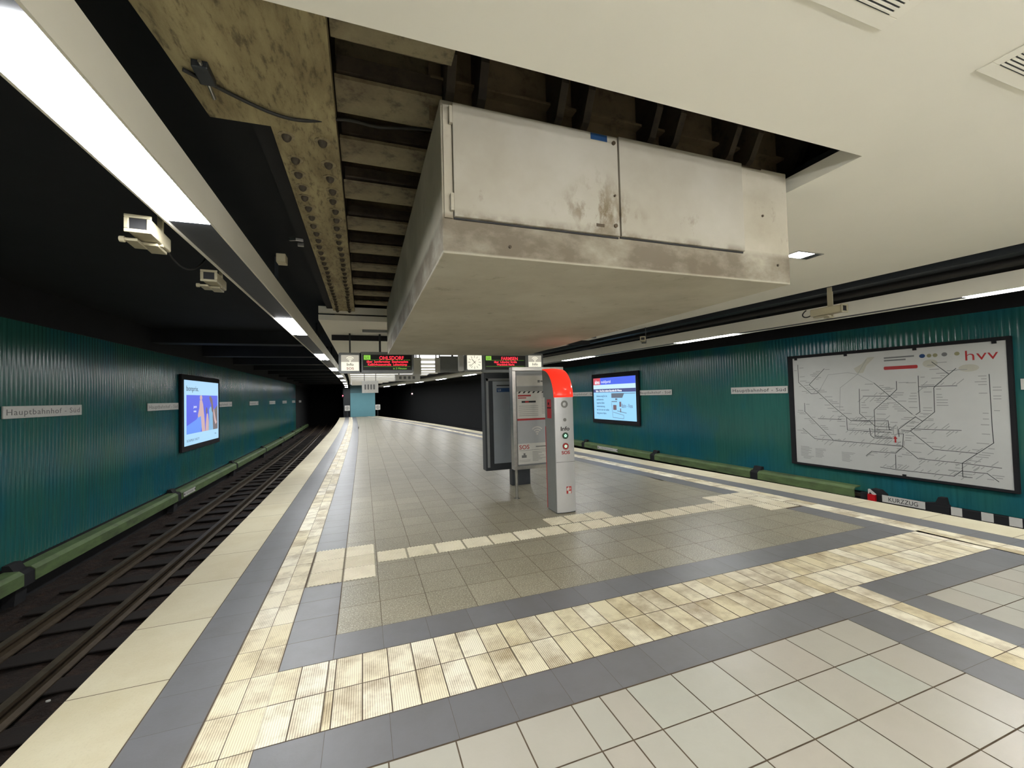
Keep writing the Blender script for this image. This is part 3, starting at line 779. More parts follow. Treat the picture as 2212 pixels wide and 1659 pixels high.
# ------------------------------------------------------------------ station name plates
def name_plate(side, yc, w_, label, z=1.545, h=.165):
    t = thing_at('station_name_sign', label, 'station sign', wallM(side, yc, z, .026), 'Hauptbahnhof-Süd plates on the %s wall' % ('left' if side == 0 else 'right'))
    part(t, 'plate', 'plate', lambda mb: rect(mb, -w_/2, -h/2, w_/2, h/2, -.012, .004))
    text_mesh('Hauptbahnhof - Süd', .115, 'greyink' if side == 0 else 'ink', t, T(0, -.038, .0042), align='CENTER', sx=(w_*.9)/.99, thick=.0006, spacing=1.12)
for yc, w_, lab in ((8.13, 1.6, 'white Hauptbahnhof-Süd name plate nearest the camera on the left wall'),
                    (11.98, 1.58, 'white Hauptbahnhof-Süd name plate running up to the left ad screen'),
                    (16.6, 1.58, 'white Hauptbahnhof-Süd name plate just past the left ad screen'),
                    (20.75, 1.58, 'white Hauptbahnhof-Süd name plate on the left wall, second past the ad screen'),
                    (24.9, 1.58, 'white Hauptbahnhof-Süd name plate on the left wall, third past the ad screen'),
                    (29.0, 1.58, 'white Hauptbahnhof-Süd name plate on the left wall, fourth past the ad screen'),
                    (33.2, 1.58, 'tiny far Hauptbahnhof-Süd name plate near the end of the left wall'),
                    (37.3, 1.58, 'farthest Hauptbahnhof-Süd name plate, lost in the dark of the left wall')):
    name_plate(0, yc, w_, lab)
for yc, w_, lab in ((7.5, 1.46, 'white Hauptbahnhof-Süd name plate touching the left edge of the network map'),
                    (11.02, 1.5, 'white Hauptbahnhof-Süd name plate just right of the right wall screen'),
                    (15.1, 1.6, 'white Hauptbahnhof-Süd name plate between the pillar and the right wall screen'),
                    (2.5, 1.6, 'white Hauptbahnhof-Süd name plate cut by the right edge of the photo'),
                    (19.3, 1.6, 'white Hauptbahnhof-Süd name plate on the right wall behind the info pillar')):
    name_plate(1, yc, w_, lab, z=1.565)

# ------------------------------------------------------------------ advertising screens
E_ = lambda n, r, g_, b_, k=1.: glow(n, srgb(r, g_, b_), k)
def ell(cx, cy, rx, ry, n=20, a=0.):
    return [(cx+rx*math.cos(t)*math.cos(a)-ry*math.sin(t)*math.sin(a), cy+rx*math.cos(t)*math.sin(a)+ry*math.sin(t)*math.cos(a)) for t in [2*math.pi*i/n for i in range(n)]]
t = thing_at('advertising_screen', 'lit screen on the left wall with a bonprix fashion ad, blue picture of posing figures', 'screen', wallM(0, 14.32, 1.36, .05))
Wd, Hd = 1.49, 1.01
part(t, 'casing', 'soot', lambda mb: mb.box((-Wd, -Hd, -.03), (Wd, Hd, .03)), bevel=.01)
iw, y0_, y1_ = 1.35, -.87, .865
part(t, 'display', E_('screen_paleblue', 168, 212, 246, 1.), lambda mb: mb.box((-iw, y0_, .03), (iw, y1_, .034)))
part(t, 'picture', E_('screen_violet', 88, 100, 226, .95), lambda mb: mb.box((-iw+.14, y0_+.3, .034), (iw-.08, .47, .0345)))
part(t, 'picture_sky', E_('screen_sky', 104, 148, 240, 1.), lambda mb: mb.prism([(-1.2, -.57), (-.2, -.57), (.1, -.1), (-.1, .1), (-.5, -.2), (-1.2, -.35)], .0345, .035))
part(t, 'picture_dune', E_('screen_dune', 128, 118, 122, .8), lambda mb: mb.prism([(.35, -.57), (iw-.08, -.57), (iw-.08, .18), (.85, -.02), (.6, -.3)], .0345, .0352))
skin = E_('screen_skin', 208, 176, 176, .9)
part(t, 'figure_head', skin, lambda mb: mb.prism(ell(-.16, .4, .1, .07), .0355, .036))
part(t, 'figure_body', skin, lambda mb: mb.prism([(-.26, .33), (-.3, .1), (-.42, -.1), (-.38, -.16), (-.18, -.12), (-.1, -.57), (.16, -.57), (.1, -.2), (.05, 0), (0, .2), (-.08, .33)], .0355, .036))
part(t, 'figure_body', skin, lambda mb: mb.prism([(.18, -.57), (.22, -.3), (.3, -.05), (.4, -.08), (.46, -.3), (.44, -.57)], .0355, .036))
part(t, 'figure_arm', skin, lambda mb: mb.prism([(.86, -.02), (.96, -.3), (1.06, -.42), (1.2, -.36), (1.1, -.28), (1.0, -.1), (.92, .08)], .0355, .036))
part(t, 'figure_dress', E_('screen_dress', 128, 176, 212, 1.), lambda mb: mb.prism([(.44, -.57), (.5, -.2), (.48, .05), (.62, .14), (.82, .04), (.8, -.2), (.84, -.57)], .036, .0365))
part(t, 'figure_hair', E_('screen_hair', 128, 108, 110, .8), lambda mb: (mb.prism([(.5, .42), (.62, .46), (.78, .36), (.86, .1), (.88, -.1), (.72, .0), (.68, .2), (.58, .3)], .037, .0375), mb.prism(ell(.28, .02, .06, .1), .037, .0375)))
text_mesh('bonprix.', .2, E_('screen_dark', 40, 66, 84, .6), t, T(-1.22, .58, .0345), sx=1.3)
text_mesh('BONPRIX PARTY', .1, E_('screen_mid', 110, 140, 160, .8), t, T(-1.2, -.78, .0345), sx=1.2)
text_mesh('Neu', .07, E_('screen_mid', 110, 140, 160, .8), t, T(.98, -.72, .0345), sx=1.3)
for q, z_ in (('jetzt', .12), ('neu', .0)): text_mesh(q, .1, E_('screen_white', 235, 240, 250, 1.), t, T(-.72, z_, .0355), sx=1.3)

t = thing_at('advertising_screen', 'lit screen on the right wall showing a pale blue news page with a blue header', 'screen', wallM(1, 13.04, 1.385, .05))
part(t, 'casing', 'soot', lambda mb: mb.box((-1.34, -.93, -.03), (1.36, .94, .03)), bevel=.01)
L_, R_, B_, T_ = -1.23, 1.22, -.79, .78
part(t, 'display', E_('news_paleblue', 150, 208, 250, 1.), lambda mb: mb.box((L_, B_, .03), (R_, T_, .034)))
part(t, 'header', E_('news_blue', 70, 100, 232, 1.), lambda mb: mb.box((L_+.45, .52, .034), (R_, T_, .0345)))
part(t, 'red_logo_field', E_('news_red', 206, 78, 92, 1.), lambda mb: mb.box((L_, .52, .034), (L_+.45, T_, .0345)))
part(t, 'headline_bar', E_('news_bar', 78, 84, 140, .8), lambda mb: mb.box((L_, .23, .034), (R_, .36, .0345)))
part(t, 'white_band', E_('news_lightband', 196, 230, 252, 1.), lambda mb: mb.box((L_, .36, .034), (R_, .52, .0343)))
text_mesh('abnu', .2, E_('screen_white', 235, 240, 250, 1.), t, T(L_+.1, .56, .035), sx=.8, bold=.006)
text_mesh('mobil|portal', .15, E_('screen_white', 235, 240, 250, 1.), t, T(L_+.5, .58, .035), sx=.8)
text_mesh('Bahn - Das Erst weitere Baureihe für Werne', .1, E_('screen_white', 235, 240, 250, 1.), t, T(L_+.15, .255, .035), sx=.86, bold=.004)
for k_, q in enumerate(('bekanne weg für die', 'publizierende', 'ingeniöse Bahn-', 'modernisierung', 'teil, der vier wir wollen', 'fertig wie er fahre')):
    text_mesh(q, .1, E_('screen_dark', 40, 66, 84, .6), t, T(L_+.18, .06-.13*k_, .035), sx=.82)
def pic(mb):
    mb.prism([(-.12, .19), (-.12, .02), (.5, .02), (.6, .17), (1.2, .17), (1.2, .19)], .035, .0355)
    mb.box((-.12, -.13, .035), (.2, -.1, .0355)); mb.box((.1, -.06, .035), (.22, .0, .0355))
    strip_poly(mb, [(-.12, -.15), (-.06, -.7), (.55, -.72), (.56, -.6), (-.04, -.5)], .015, .035, .0355)
    strip_poly(mb, [(.2, -.45), (.7, -.52)], .02, .035, .0355)
part(t, 'line_drawing', E_('news_grey', 112, 124, 140, .7), pic)
brn = E_('news_brown', 128, 104, 112, .7)
for q in ((-.03, -.42, .16, -.24), (.33, -.3, .43, -.12), (.36, -.5, .41, -.36)): part(t, 'drawing_detail', brn, lambda mb: mb.box((q[0], q[1], .035), (q[2], q[3], .0354)))
text_mesh('Bahn - Voss', .2, E_('news_grey', 112, 124, 140, .7), t, T(.45, -.33, .035), sx=.62)

# ------------------------------------------------------------------ network map board on the right wall
MAPB= [[(0.214,2.105),(0.214,1.716),(0.466,1.462),(0.598,1.467)],[(0.748,1.983),(0.434,1.66),(0.651,1.443),(0.91,1.169),(1.119,0.974),(1.193,0.912),(1.505,0.916),(1.589,0.826)],[(0.321,1.255),(0.318,1.075),(0.861,0.49)],[(0.263,0.701),(0.502,0.493),(0.861,0.49),(1.996,0.482)],[(1.589,1.128),(1.588,0.899),(1.581,0.637),(1.834,0.627)],[(1.841,1.398),(1.59,1.139)],[(1.841,1.398),(1.948,1.518),(1.951,1.669)],[(1.606,1.651),(1.841,1.398),(2.152,1.073)],[(1.36,1.542),(1.349,1.058),(1.453,0.956)],[(2.262,1.753),(2.259,1.424),(2.261,1.115),(2.204,1.065)],[(2.269,1.563),(2.75,1.563)],[(2.749,1.851),(2.659,1.759),(2.486,1.571),(2.461,1.535),(2.455,1.12),(2.116,0.768)],[(2.453,1.985),(2.659,1.765)],[(3.125,1.733),(3.126,0.863),(3.132,0.649),(2.948,0.465),(2.764,0.282)],[(2.116,0.768),(2.414,0.473),(2.942,0.464)],[(1.996,0.482),(2.202,0.284),(2.764,0.282),(3.201,0.266)],[(2.764,0.282),(2.762,0.165),(2.657,0.052),(1.907,0.042),(1.643,0.053)],[(2.762,0.165),(2.762,0.057),(2.87,0.063)],[(2.762,0.152),(3.045,0.157),(3.164,0.049)],[(1.996,0.472),(1.887,0.344),(1.516,0.338),(1.423,0.243)],[(1.883,0.319),(1.878,0.058)],[(2.126,0.808),(2.773,0.822)],[(1.118,0.963),(1.122,0.722),(1.837,0.718)],[(1.193,0.912),(1.797,0.939),(1.807,0.777),(1.856,0.77)],[(1.499,0.778),(1.515,0.643),(1.562,0.598),(1.849,0.608)],[(1.945,0.786),(1.948,0.656)],[(1.942,0.706),(2.013,0.711),(1.996,0.482)],[(1.954,0.797),(2.195,1.026),(2.289,0.952)],[(2.116,0.768),(1.985,0.779)],[(0.586,0.931),(1.019,0.926)],[(1.589,0.826),(1.841,0.82)],[(1.621,0.765),(1.839,0.769)],[(1.418,1.402),(1.841,1.398)]]
MAPG= [[(0.609,1.479),(0.816,1.853),(1.176,1.877),(1.344,1.834),(1.027,1.573),(1.003,1.149)],[(1.344,1.834),(1.606,1.651)],[(1.344,1.834),(1.501,2.112)],[(2.152,1.073),(2.203,1.026),(1.971,0.838)],[(0.88,0.48),(1.996,0.492)],[(1.139,0.756),(1.822,0.738)],[(1.772,0.928),(1.768,0.764)],[(2.024,0.583),(2.017,0.494)]]
dr = Vector((.07, -1, 0)).normalized(); O_ = Vector((wR(6.73), 6.73, 0))-Vector((.045, 0, 0))
t = thing_at('network_map_board', 'large white hvv rail network map in a black frame on the right wall', 'map board', frame(O_, dr, (0, 0, 1)))
part(t, 'frame', 'soot', lambda mb: (mb.box((0, 2.25, -.04), (3.38, 2.31, .02)), mb.box((0, -.1, -.04), (3.38, -.055, .02)), mb.box((0, -.055, -.04), (.105, 2.25, .02)), mb.box((3.325, -.055, -.04), (3.38, 2.25, .02))), bevel=.004)
part(t, 'map_sheet', 'paper', lambda mb: mb.box((.1, -.06, -.035), (3.33, 2.255, 0)))
for l in MAPB: part(t, 'map_line', 'ink', lambda mb: strip_poly(mb, l, .009, .0, .0012))
for l in MAPG: part(t, 'map_line', 'faint', lambda mb: strip_poly(mb, l, .008, .0, .001), label='pale grey network line')
def smudges(mb):
    rnd = random.Random(3)
    for l in MAPB:
        for (p, q) in zip(l[:-1], l[1:]):
            d = math.hypot(q[0]-p[0], q[1]-p[1]); n = int(d/.045)
            vert = abs(q[1]-p[1]) > abs(q[0]-p[0])*.7
            for i in range(n):
                if rnd.random() < .25: continue
                u = p[0]+(q[0]-p[0])*(i+.5)/n; v = p[1]+(q[1]-p[1])*(i+.5)/n; L = rnd.uniform(.05, .15); s_ = rnd.choice((-1, 1))
                if vert:
                    x0 = u+s_*.03; x1 = x0+s_*L
                    if .12 < min(x0, x1) and max(x0, x1) < 3.3: mb.box((min(x0, x1), v-.006, 0), (max(x0, x1), v+.006, .0006))
                else:
                    x1, y1 = u+s_*L*.75, v+s_*L*.75
                    if .12 < min(u, x1) and max(u, x1) < 3.3 and min(v, y1) > -.04 and max(v, y1) < 2.2: strip_poly(mb, [(u+s_*.02, v+s_*.02), (x1, y1)], .01, 0, .0006)
    for (x0, y0, n) in ((.2, .3, 9), (.5, .28, 8), (1.0, .26, 8), (.25, .1, 3)):
        for i in range(n): mb.box((x0, y0-.025*i, 0), (x0+rnd.uniform(.12, .24), y0-.025*i+.01, .0006))
part(t, 'station_names', 'faint', smudges)['kind'] = 'stuff'
part(t, 'map_title', 'greyink', lambda mb: (mb.box((1.78, 2.1, 0), (2.22, 2.125, .001)), mb.box((1.78, 2.05, 0), (2.1, 2.075, .001))))
part(t, 'red_bar', 'redtext', lambda mb: mb.prism(rrect(1.771, 1.89, 2.262, 1.952, .02), 0, .0012))
MAT['olive'] = plain('olive_print', srgb(150, 146, 108), .7)
MAT['sand'] = plain('faded_yellow_print', srgb(186, 183, 166), .7, var=.05)
part(t, 'zone_patches', 'sand', lambda mb: (mb.prism([(1.34, 1.85), (1.28, 1.95), (1.42, 2.03), (1.52, 2.15), (1.64, 2.15), (1.5, 2.0), (1.44, 1.86)], 0, .0004), mb.prism(ell(2.43, 1.96, .1, .07), 0, .0004), mb.prism(ell(2.9, 1.85, .12, .06), 0, .0004)))
part(t, 'logo', 'blue', lambda mb: mb.prism(ell(2.33, 2.1, .04, .035), 0, .0012), label='round blue logo')
for x in (2.422, 2.5, 2.772): part(t, 'logo', 'olive', lambda mb: mb.prism(ell(x, 2.097, .032, .032), 0, .0012), label='round olive logo')
part(t, 'logo', 'greyink', lambda mb: mb.prism(ell(2.618, 2.1, .036, .034), 0, .0012), label='round grey logo')
text_mesh('hvv', .235, 'redtext', t, T(2.85, 1.972, .0005), name='hvv_lettering', sx=1.2, bold=-.001)
part(t, 'red_arrow', 'redtext', lambda mb: mb.prism([(1.88, .54), (1.905, .54), (1.905, .61), (1.925, .61), (1.892, .665), (1.86, .61), (1.88, .61)], .0012, .002))
part(t, 'station_box', 'faint', lambda mb: (mb.box((1.862, .69, .0012), (1.875, .84, .0018)), mb.box((1.925, .69, .0012), (1.938, .84, .0018))))
for x, yy in ((.178, 2.235), (1.152, 2.235), (2.233, 2.235), (3.2, 2.235), (2.0, -.05)):
    part(t, 'clip', 'soot', lambda mb: mb.box((x-.025, yy-.025, 0), (x+.025, yy+.025, .02)))

# ------------------------------------------------------------------ info and emergency pillar
pM = T(2.55, 5.19, 0)
t = thing('emergency_pillar', 'silver info and SOS call pillar with a curved red top standing on the platform', 'call pillar', (2.55, 5.05, 0))
def prof_side():   # (depth, z) outline of the side: front at depth 0
    P = [(0, 0), (0, 1.555)]
    return P
def arcfront(n=8):  # plan of the pillar: front bulges toward the camera
    P = []
    for i in range(n+1):
        u = -1+2*i/n; P.append((.14*u, -.018*(1-u*u)))
    return P
def pbody(mb):
    pl = arcfront()+[(.14, .3), (-.14, .3)]
    mb.prism(pl, .012, 1.555)
part(t, 'front_shell', ['pillar'], pbody, bevel=.003)
part(t, 'side_panel', 'pillarside', lambda mb: mb.box((-.144, .012, .012), (-.1395, .3, 1.56)))
def cap_curve(n=14):
    P = []
    for i in range(n+1):
        a = math.radians(90*i/n); P.append((.36*(1-math.cos(a)), 1.555+.4*math.sin(a)))
    return P
def head(mb):   # grey core under the red cap
    C = cap_curve()
    for i in range(len(C)-1):
        (d0, z0), (d1, z1) = C[i], C[i+1]
    pts = [(d+.02, z-.012) for d, z in C]+[(.36, 1.555), (.02, 1.555)]
    mb.prism(pts, -.138, .138, M=Matrix(((0, 0, 1, 0), (1, 0, 0, 0), (0, 1, 0, 0), (0, 0, 0, 1))))
part(t, 'head', 'pillarside', head)
def redcap(mb):
    C = cap_curve(18); n = 8; base = len(mb.v)
    for (d, z) in C:
        for i in range(n+1):
            u = -1+2*i/n; mb.v.append((.146*u, d-.022*(1-u*u)*math.cos((z-1.555)/.4*1.2), z+.012*(1-u*u)*min(1, d*6)))
    m = n+1
    for k_ in range(len(C)-1):
        for i in range(n): mb.f.append((base+k_*m+i, base+k_*m+i+1, base+(k_+1)*m+i+1, base+(k_+1)*m+i)); mb.mi.append(0); mb.tint.append(.5)
MAT['redcap'] = glow('lit_red_cap', (1., .03, .012, 1), .85, (.8, .03, .02, 1))
MAT['redcap'].node_tree.nodes['Principled BSDF'].inputs['Roughness'].default_value = .15
o = part(t, 'red_cap', 'redcap', redcap, smooth=True)
sd = o.modifiers.new('thick', 'SOLIDIFY'); sd.thickness = .012; sd.offset = -1
FR = frame((0, -.0205, 0), (1, 0, 0), (0, 0, 1))
def fpl(name, mat, fn, par=t, lab=None):
    o = part(par, name, mat, fn, M=FR); 
    if lab: o['label'] = lab
    return o
def ring(mb, cx, cy, ro, ri, z0, z1, n=24):
    for i in range(n):
        a, b_ = 2*math.pi*i/n, 2*math.pi*(i+1)/n
        mb.prism([(cx+ri*math.cos(a), cy+ri*math.sin(a)), (cx+ro*math.cos(a), cy+ro*math.sin(a)), (cx+ro*math.cos(b_), cy+ro*math.sin(b_)), (cx+ri*math.cos(b_), cy+ri*math.sin(b_))], z0, z1)
MAT['midgrey'] = plain('mid_grey_plastic', srgb(118, 118, 114), .5)
fpl('speaker_ring', 'midgrey', lambda mb: ring(mb, .0, 1.46, .05, .026, 0, .003))
fpl('microphone', 'midgrey', lambda mb: mb.prism(ell(.0, 1.25, .023, .023), 0, .003))
text_mesh('Info', .078, 'ink', t, FR @ T(0, 1.105, .001), align='CENTER', sx=1.12, bold=.001)
MAT['dkgreen'] = plain('dark_green_button', srgb(26, 66, 46), .4); MAT['dkred'] = plain('dark_red_button', srgb(150, 36, 34), .4)
MAT['led'] = glow('green_led', (.45, 1, .62, 1), 1.6)
for z, m, nm in ((1.037, 'dkgreen', 'info_button'), (.895, 'dkred', 'sos_button')):
    bt = fpl(nm, m, lambda mb: mb.prism(ell(0, z, .044, .044, 28), 0, .007))
    bt['label'] = 'round dark green info button' if m == 'dkgreen' else 'round red SOS button'
    mb = MB()
    for i in range(5):
        a = 2*math.pi*i/5+.3; mb.prism(ell(.014*math.cos(a), z+.014*math.sin(a), .0075, .0075, 12), .007, .009)
    mb.build('led_ring', 'led', bt)
text_mesh('SOS', .06, 'redtext', t, FR @ T(0, .79, .001), align='CENTER', sx=1.2, bold=.001)
fpl('seam', 'midgrey', lambda mb: mb.box((-.137, .683, -.012), (.137, .687, .0004)))
fpl('red_sticker', 'redtext', lambda mb: mb.box((-.005, .26, 0), (.068, .355, .0015)))
fpl('sticker_print', 'plate', lambda mb: (mb.prism([(0, .33), (.03, .355), (.03, .3), (0, .3)], .0015, .002), mb.box((.02, .262, .0015), (.06, .295, .002)), ring(mb, .045, .325, .014, .008, .0015, .002, 14)))
FS = frame((-.145, .15, 0), (0, -1, 0), (0, 0, 1))
part(t, 'red_side_sign', 'red', lambda mb: mb.box((-.07, 1.27, 0), (.06, 1.53, .003)), M=FS)
part(t, 'side_sign_print', 'soot', lambda mb: (mb.box((-.068, 1.405, .003), (.058, 1.42, .0036)), mb.prism(ell(-.02, 1.47, .02, .02), .003, .0036)), M=FS)
part(t, 'red_edge_strip', 'red', lambda mb: mb.box((-.146, .285, .02), (-.139, .302, 1.15)))
part(t, 'base_plate', 'dsteel', lambda mb: mb.box((-.135, .005, 0), (.135, .295, .012)))

# ------------------------------------------------------------------ steel notice board behind the pillar
t = thing('notice_board', 'steel framed notice case with posters on legs behind the emergency pillar', 'notice board', (2.55, 6.05, 0))
B0 = Matrix.Translation((-2.55, -6.05, 0))
bx0, bx1, bz0, bz1 = 2.16, 3.04, .45, 2.035
def nb(name, mats, fn, **k): return part(t, name, mats, fn, M=B0, **k)
nb('frame', 'steel', lambda mb: (mb.box((bx0, 6.0, bz1-.06), (bx1, 6.13, bz1)), mb.box((bx0, 6.0, bz0), (bx1, 6.13, bz0+.05)), mb.box((bx0, 6.0, bz0+.05), (bx0+.06, 6.13, bz1-.06)), mb.box((bx1-.06, 6.0, bz0+.05), (bx1, 6.13, bz1-.06))), bevel=.004)
nb('back_panel', 'gsteel', lambda mb: mb.box((bx0+.06, 6.06, bz0+.05), (bx1-.06, 6.12, bz1-.06)))
nb('inner_sheet', plain('sheet_grey', srgb(168, 170, 172), .5, var=.03), lambda mb: mb.box((bx0+.085, 6.05, bz0+.07), (bx1-.07, 6.06, bz1-.12)))
for x in (2.215, 2.98):
    nb('leg', 'steel', lambda mb: mb.cyl((x, 6.07, .006), (x, 6.07, bz0), .022, 18)); nb('foot_plate', 'steel', lambda mb: mb.cyl((x, 6.07, 0), (x, 6.07, .008), .045, 18))
    nb('side_post', 'dsteel', lambda mb: mb.box((x-.04 if x < 2.5 else x+.03, 6.132, bz0), (x-.02 if x < 2.5 else x+.05, 6.18, bz1)))
NF = frame((bx0-2.55+.085, 6.0495-6.05, 0), (1, 0, 0), (0, 0, 1))
def poster(name, x0, z0, x1, z1, mat='plate'):
    return part(t, name, mat, lambda mb: mb.box((x0, z0, 0), (x1, z1, .0015)), M=NF)
def on(p, mat, boxes, name='print', z=.0015, lab=None):
    mb = MB(); [mb.box((a, b_, z), (c, d, z+.0006)) for a, b_, c, d in boxes]; o = mb.build(name, mat, p)
    if lab: o['label'] = lab
    return o
p = poster('header_strip', .0, 1.74, .72, 1.9)
on(p, 'greyink', [(.36, 1.79, .4, 1.83), (.41, 1.80, .62, 1.822)]); text_mesh('HOCHBAHN', .035, 'greyink', p, T(.41, 1.798, .0016), sx=.9)
p = poster('service_poster', .0, 1.2, .69, 1.73)
on(p, 'faint', [(0, 1.65, .69, 1.73)])
mb = MB(); [mb.prism([(.02+.08*i, 1.625), (.05+.08*i, 1.625), (.075+.08*i, 1.655), (.045+.08*i, 1.655)], .0021, .0027) for i in range(8)]; mb.build('striped_band', 'ink', p)
on(p, 'redtext', [(.02, 1.575, .24, 1.6), (.02, 1.545, .16, 1.56)], 'red_print'); on(p, 'ink', [(.08, 1.475, .32, 1.505)], 'dark_strip'); on(p, 'redtext', [(.14, 1.478, .2, 1.502)], 'strip_mark', z=.0022)
on(p, 'faint', [(.03, 1.3+.03*i, .36, 1.308+.03*i) for i in range(5)]+[(.42, 1.3+.025*i, .64, 1.307+.025*i) for i in range(13)]+[(.03, 1.27, .36, 1.28)], 'small_print')
on(p, 'redtext', [(0, 1.2, .69, 1.23)], 'red_footer')
p = poster('plain_sheet', .0, .86, .72, 1.19, plain('sheet_grey', srgb(168, 170, 172)))
def wifi(mb, cx, cy, r, z0, z1, th=.16, n=10):
    for q in (1., .68, .38):
        R1, R0_ = r*q, r*q-r*th
        for i in range(n):
            a, b_ = math.radians(42+96*i/n), math.radians(42+96*(i+1)/n)
            mb.prism([(cx+R0_*math.cos(a), cy+R0_*math.sin(a)), (cx+R1*math.cos(a), cy+R1*math.sin(a)), (cx+R1*math.cos(b_), cy+R1*math.sin(b_)), (cx+R0_*math.cos(b_), cy+R0_*math.sin(b_))], z0, z1)
    mb.prism(ell(cx, cy, r*.13, r*.13, 14), z0, z1)
mb = MB(); wifi(mb, .33, .98, .12, .0015, .0022); mb.build('wifi_symbol', 'plate', p)
p = poster('sos_poster', .0, .52, .7, .84)
text_mesh('SOS', .09, 'redtext', p, T(.02, .755, .0016), sx=1.1, bold=.001)
on(p, 'greyink', [(.3, .775, .62, .79), (.06, .62, .14, .66), (.09, .66, .12, .69)]); on(p, 'faint', [(.02, .73, .64, .738)]+[(.24, .56+.02*i, .24+.1+.16*((i*7) % 5)/5, .568+.02*i) for i in range(8)]+[(.02, .56+.02*i, .2, .566+.02*i) for i in range(2)], 'small_print')

# dark info stele behind the board
t = thing('timetable_stele', 'dark grey timetable cabinet with a blue line band left of the notice board', 'timetable case', (2.35, 6.95, 0))
SM = Matrix.Translation((-2.35, -6.95, 0))
sx0, sx1 = 1.975, 2.85
part(t, 'cabinet', 'dsteel', lambda mb: mb.box((sx0, 6.92, .3), (sx1, 7.12, 2.0)), M=SM, bevel=.01)
part(t, 'foot', 'dsteel', lambda mb: mb.box((2.46, 6.95, 0), (2.8, 7.1, .3)), M=SM)
part(t, 'side_frame', 'gsteel', lambda mb: (mb.box((sx0+.03, 6.905, .36), (sx0+.07, 6.919, 1.9)), mb.box((sx0+.03, 6.905, 1.86), (sx1-.08, 6.919, 1.9))), M=SM)
part(t, 'sheet', plain('sheet_blue_grey', srgb(140, 146, 152), .5, var=.03), lambda mb: mb.box((sx0+.15, 6.909, .42), (sx1-.12, 6.919, 1.85)), M=SM)
bl = part(t, 'blue_line_band', 'blue', lambda mb: mb.box((sx0+.22, 6.906, 1.66), (sx0+.5, 6.909, 1.73)), M=SM)
text_mesh('U1', .055, 'plate', t, SM @ frame((sx0+.24, 6.9055, 1.675), (1, 0, 0), (0, 0, 1)), sx=1.)
part(t, 'heading', 'ink', lambda mb: mb.box((sx0+.22, 6.907, 1.765), (sx0+.48, 6.909, 1.785)), M=SM)

# ------------------------------------------------------------------ hanging signs across the platform
SY = 9.0
def hang(x, z): return frame((x, SY, z), (1, 0, 0), (0, 0, 1))
def infosos(x0, x1, z0, z1, label, sos=True):
    cx, cz = (x0+x1)/2, (z0+z1)/2; w_, h = (x1-x0)/2, (z1-z0)/2
    t = thing_at('info_sos_sign', label, 'hanging sign', hang(cx, cz))
    part(t, 'housing', 'gsteel', lambda mb: mb.prism(rrect(-w_-.05, -h-.05, w_+.05, h+.05, .04), -.12, -.002), bevel=.004)
    part(t, 'lit_panel', glow('sign_white', srgb(250, 244, 222), 1.0), lambda mb: mb.box((-w_, -h, -.002), (w_, h, .003)))
    part(t, 'grey_field', glow('sign_grey', srgb(190, 184, 168), .8), lambda mb: mb.box((-w_, h*.12, .003), (w_, h, .0045)))
    mb = MB(); wifi(mb, 0, h*.2, h*.62, .0045, .0055); mb.build('wifi_symbol', glow('sign_white', srgb(250, 244, 222), 1.), t)
    text_mesh('Info', h*.5, 'greyink', t, T(0, -h*.36, .0035), align='CENTER', sx=1.1, bold=.001)
    text_mesh('SOS', h*.42, 'redtext', t, T(0, -h*.85, .0035), align='CENTER', sx=1.2, bold=.001)
    part(t, 'hanger', 'dsteel', lambda mb: mb.box((-.015, h+.05, -.07), (.015, ZC-cz-.002, -.04)))
    return t
infosos(-.41, -.075, 2.18, 2.5, 'lit Info SOS sign hanging at the left end of the sign row')
infosos(3.66, 3.985, 2.18, 2.52, 'lit Info SOS sign hanging right of the dark display back')
MAT['ledred'] = glow('led_red', (1., .035, .06, 1), 1.5); MAT['ledgreen'] = glow('led_green', (.32, .75, .08, 1), .8)
MAT['ledpanel'] = plain('black_display', srgb(14, 10, 10), .4)
def display(x0, x1, z0, z1, label, lines, cut=None):
    cx, cz = (x0+x1)/2, (z0+z1)/2; w_, h = (x1-x0)/2, (z1-z0)/2
    t = thing_at('departure_display', label, 'departure display', hang(cx, cz))
    part(t, 'housing', 'gsteel', lambda mb: mb.prism(rrect(-w_-.06, -h-.06, w_+.04, h+.06, .05), -.16, -.002), bevel=.004)
    sc_ = part(t, 'screen', 'ledpanel', lambda mb: mb.box((-w_, -h, -.002), (w_, h, .003)))
    part(t, 'line_badge', 'ledgreen', lambda mb: mb.box((-w_+.02, h-.1, .003), (-w_+.15, h-.01, .0045)))
    text_mesh('U1', .075, 'ink', t, T(-w_+.04, h-.085, .005))
    text_mesh(lines[0], .105, 'ledred', sc_, T(lines[4], h-.1, .0035), align='CENTER', sx=.92, bold=.0015, name='destination')
    text_mesh(lines[1], .068, 'ledred', sc_, T(0, h-.165, .0035), align='CENTER', sx=lines[5], bold=.0012, name='via_line')
    text_mesh(lines[2], .068, 'ledred', sc_, T(0, h-.225, .0035), align='CENTER', sx=lines[6], bold=.0012, name='via_line')
    if lines[3]: text_mesh(lines[3], .055, 'ledgreen', sc_, T(w_*.5, -h+.018, .0035), align='CENTER', sx=1., name='waiting_time')
    part(t, 'divider', 'ledgreen', lambda mb: (mb.box((-w_+.02, h-.108, .003), (w_-.03, h-.105, .0036)), mb.box((-w_+.02, -h+.075, .003), (w_-.03, -h+.078, .0036))))
    for s in (-.3, .3):
        part(t, 'hanger', 'dsteel', lambda mb: mb.box((s*w_-.02, h+.06, -.09), (s*w_+.02, ZC-cz-.002, -.05)))
    return t
display(.0, .98, 2.19, 2.51, 'lit departure display reading OHLSDORF hanging beside the Info SOS sign', ('OHLSDORF', 'über  Jungfernstieg  Stephansplatz', 'Kellinghusenstraße  Lattenkamp', 'in 3 Minuten', .08, .9, .9))
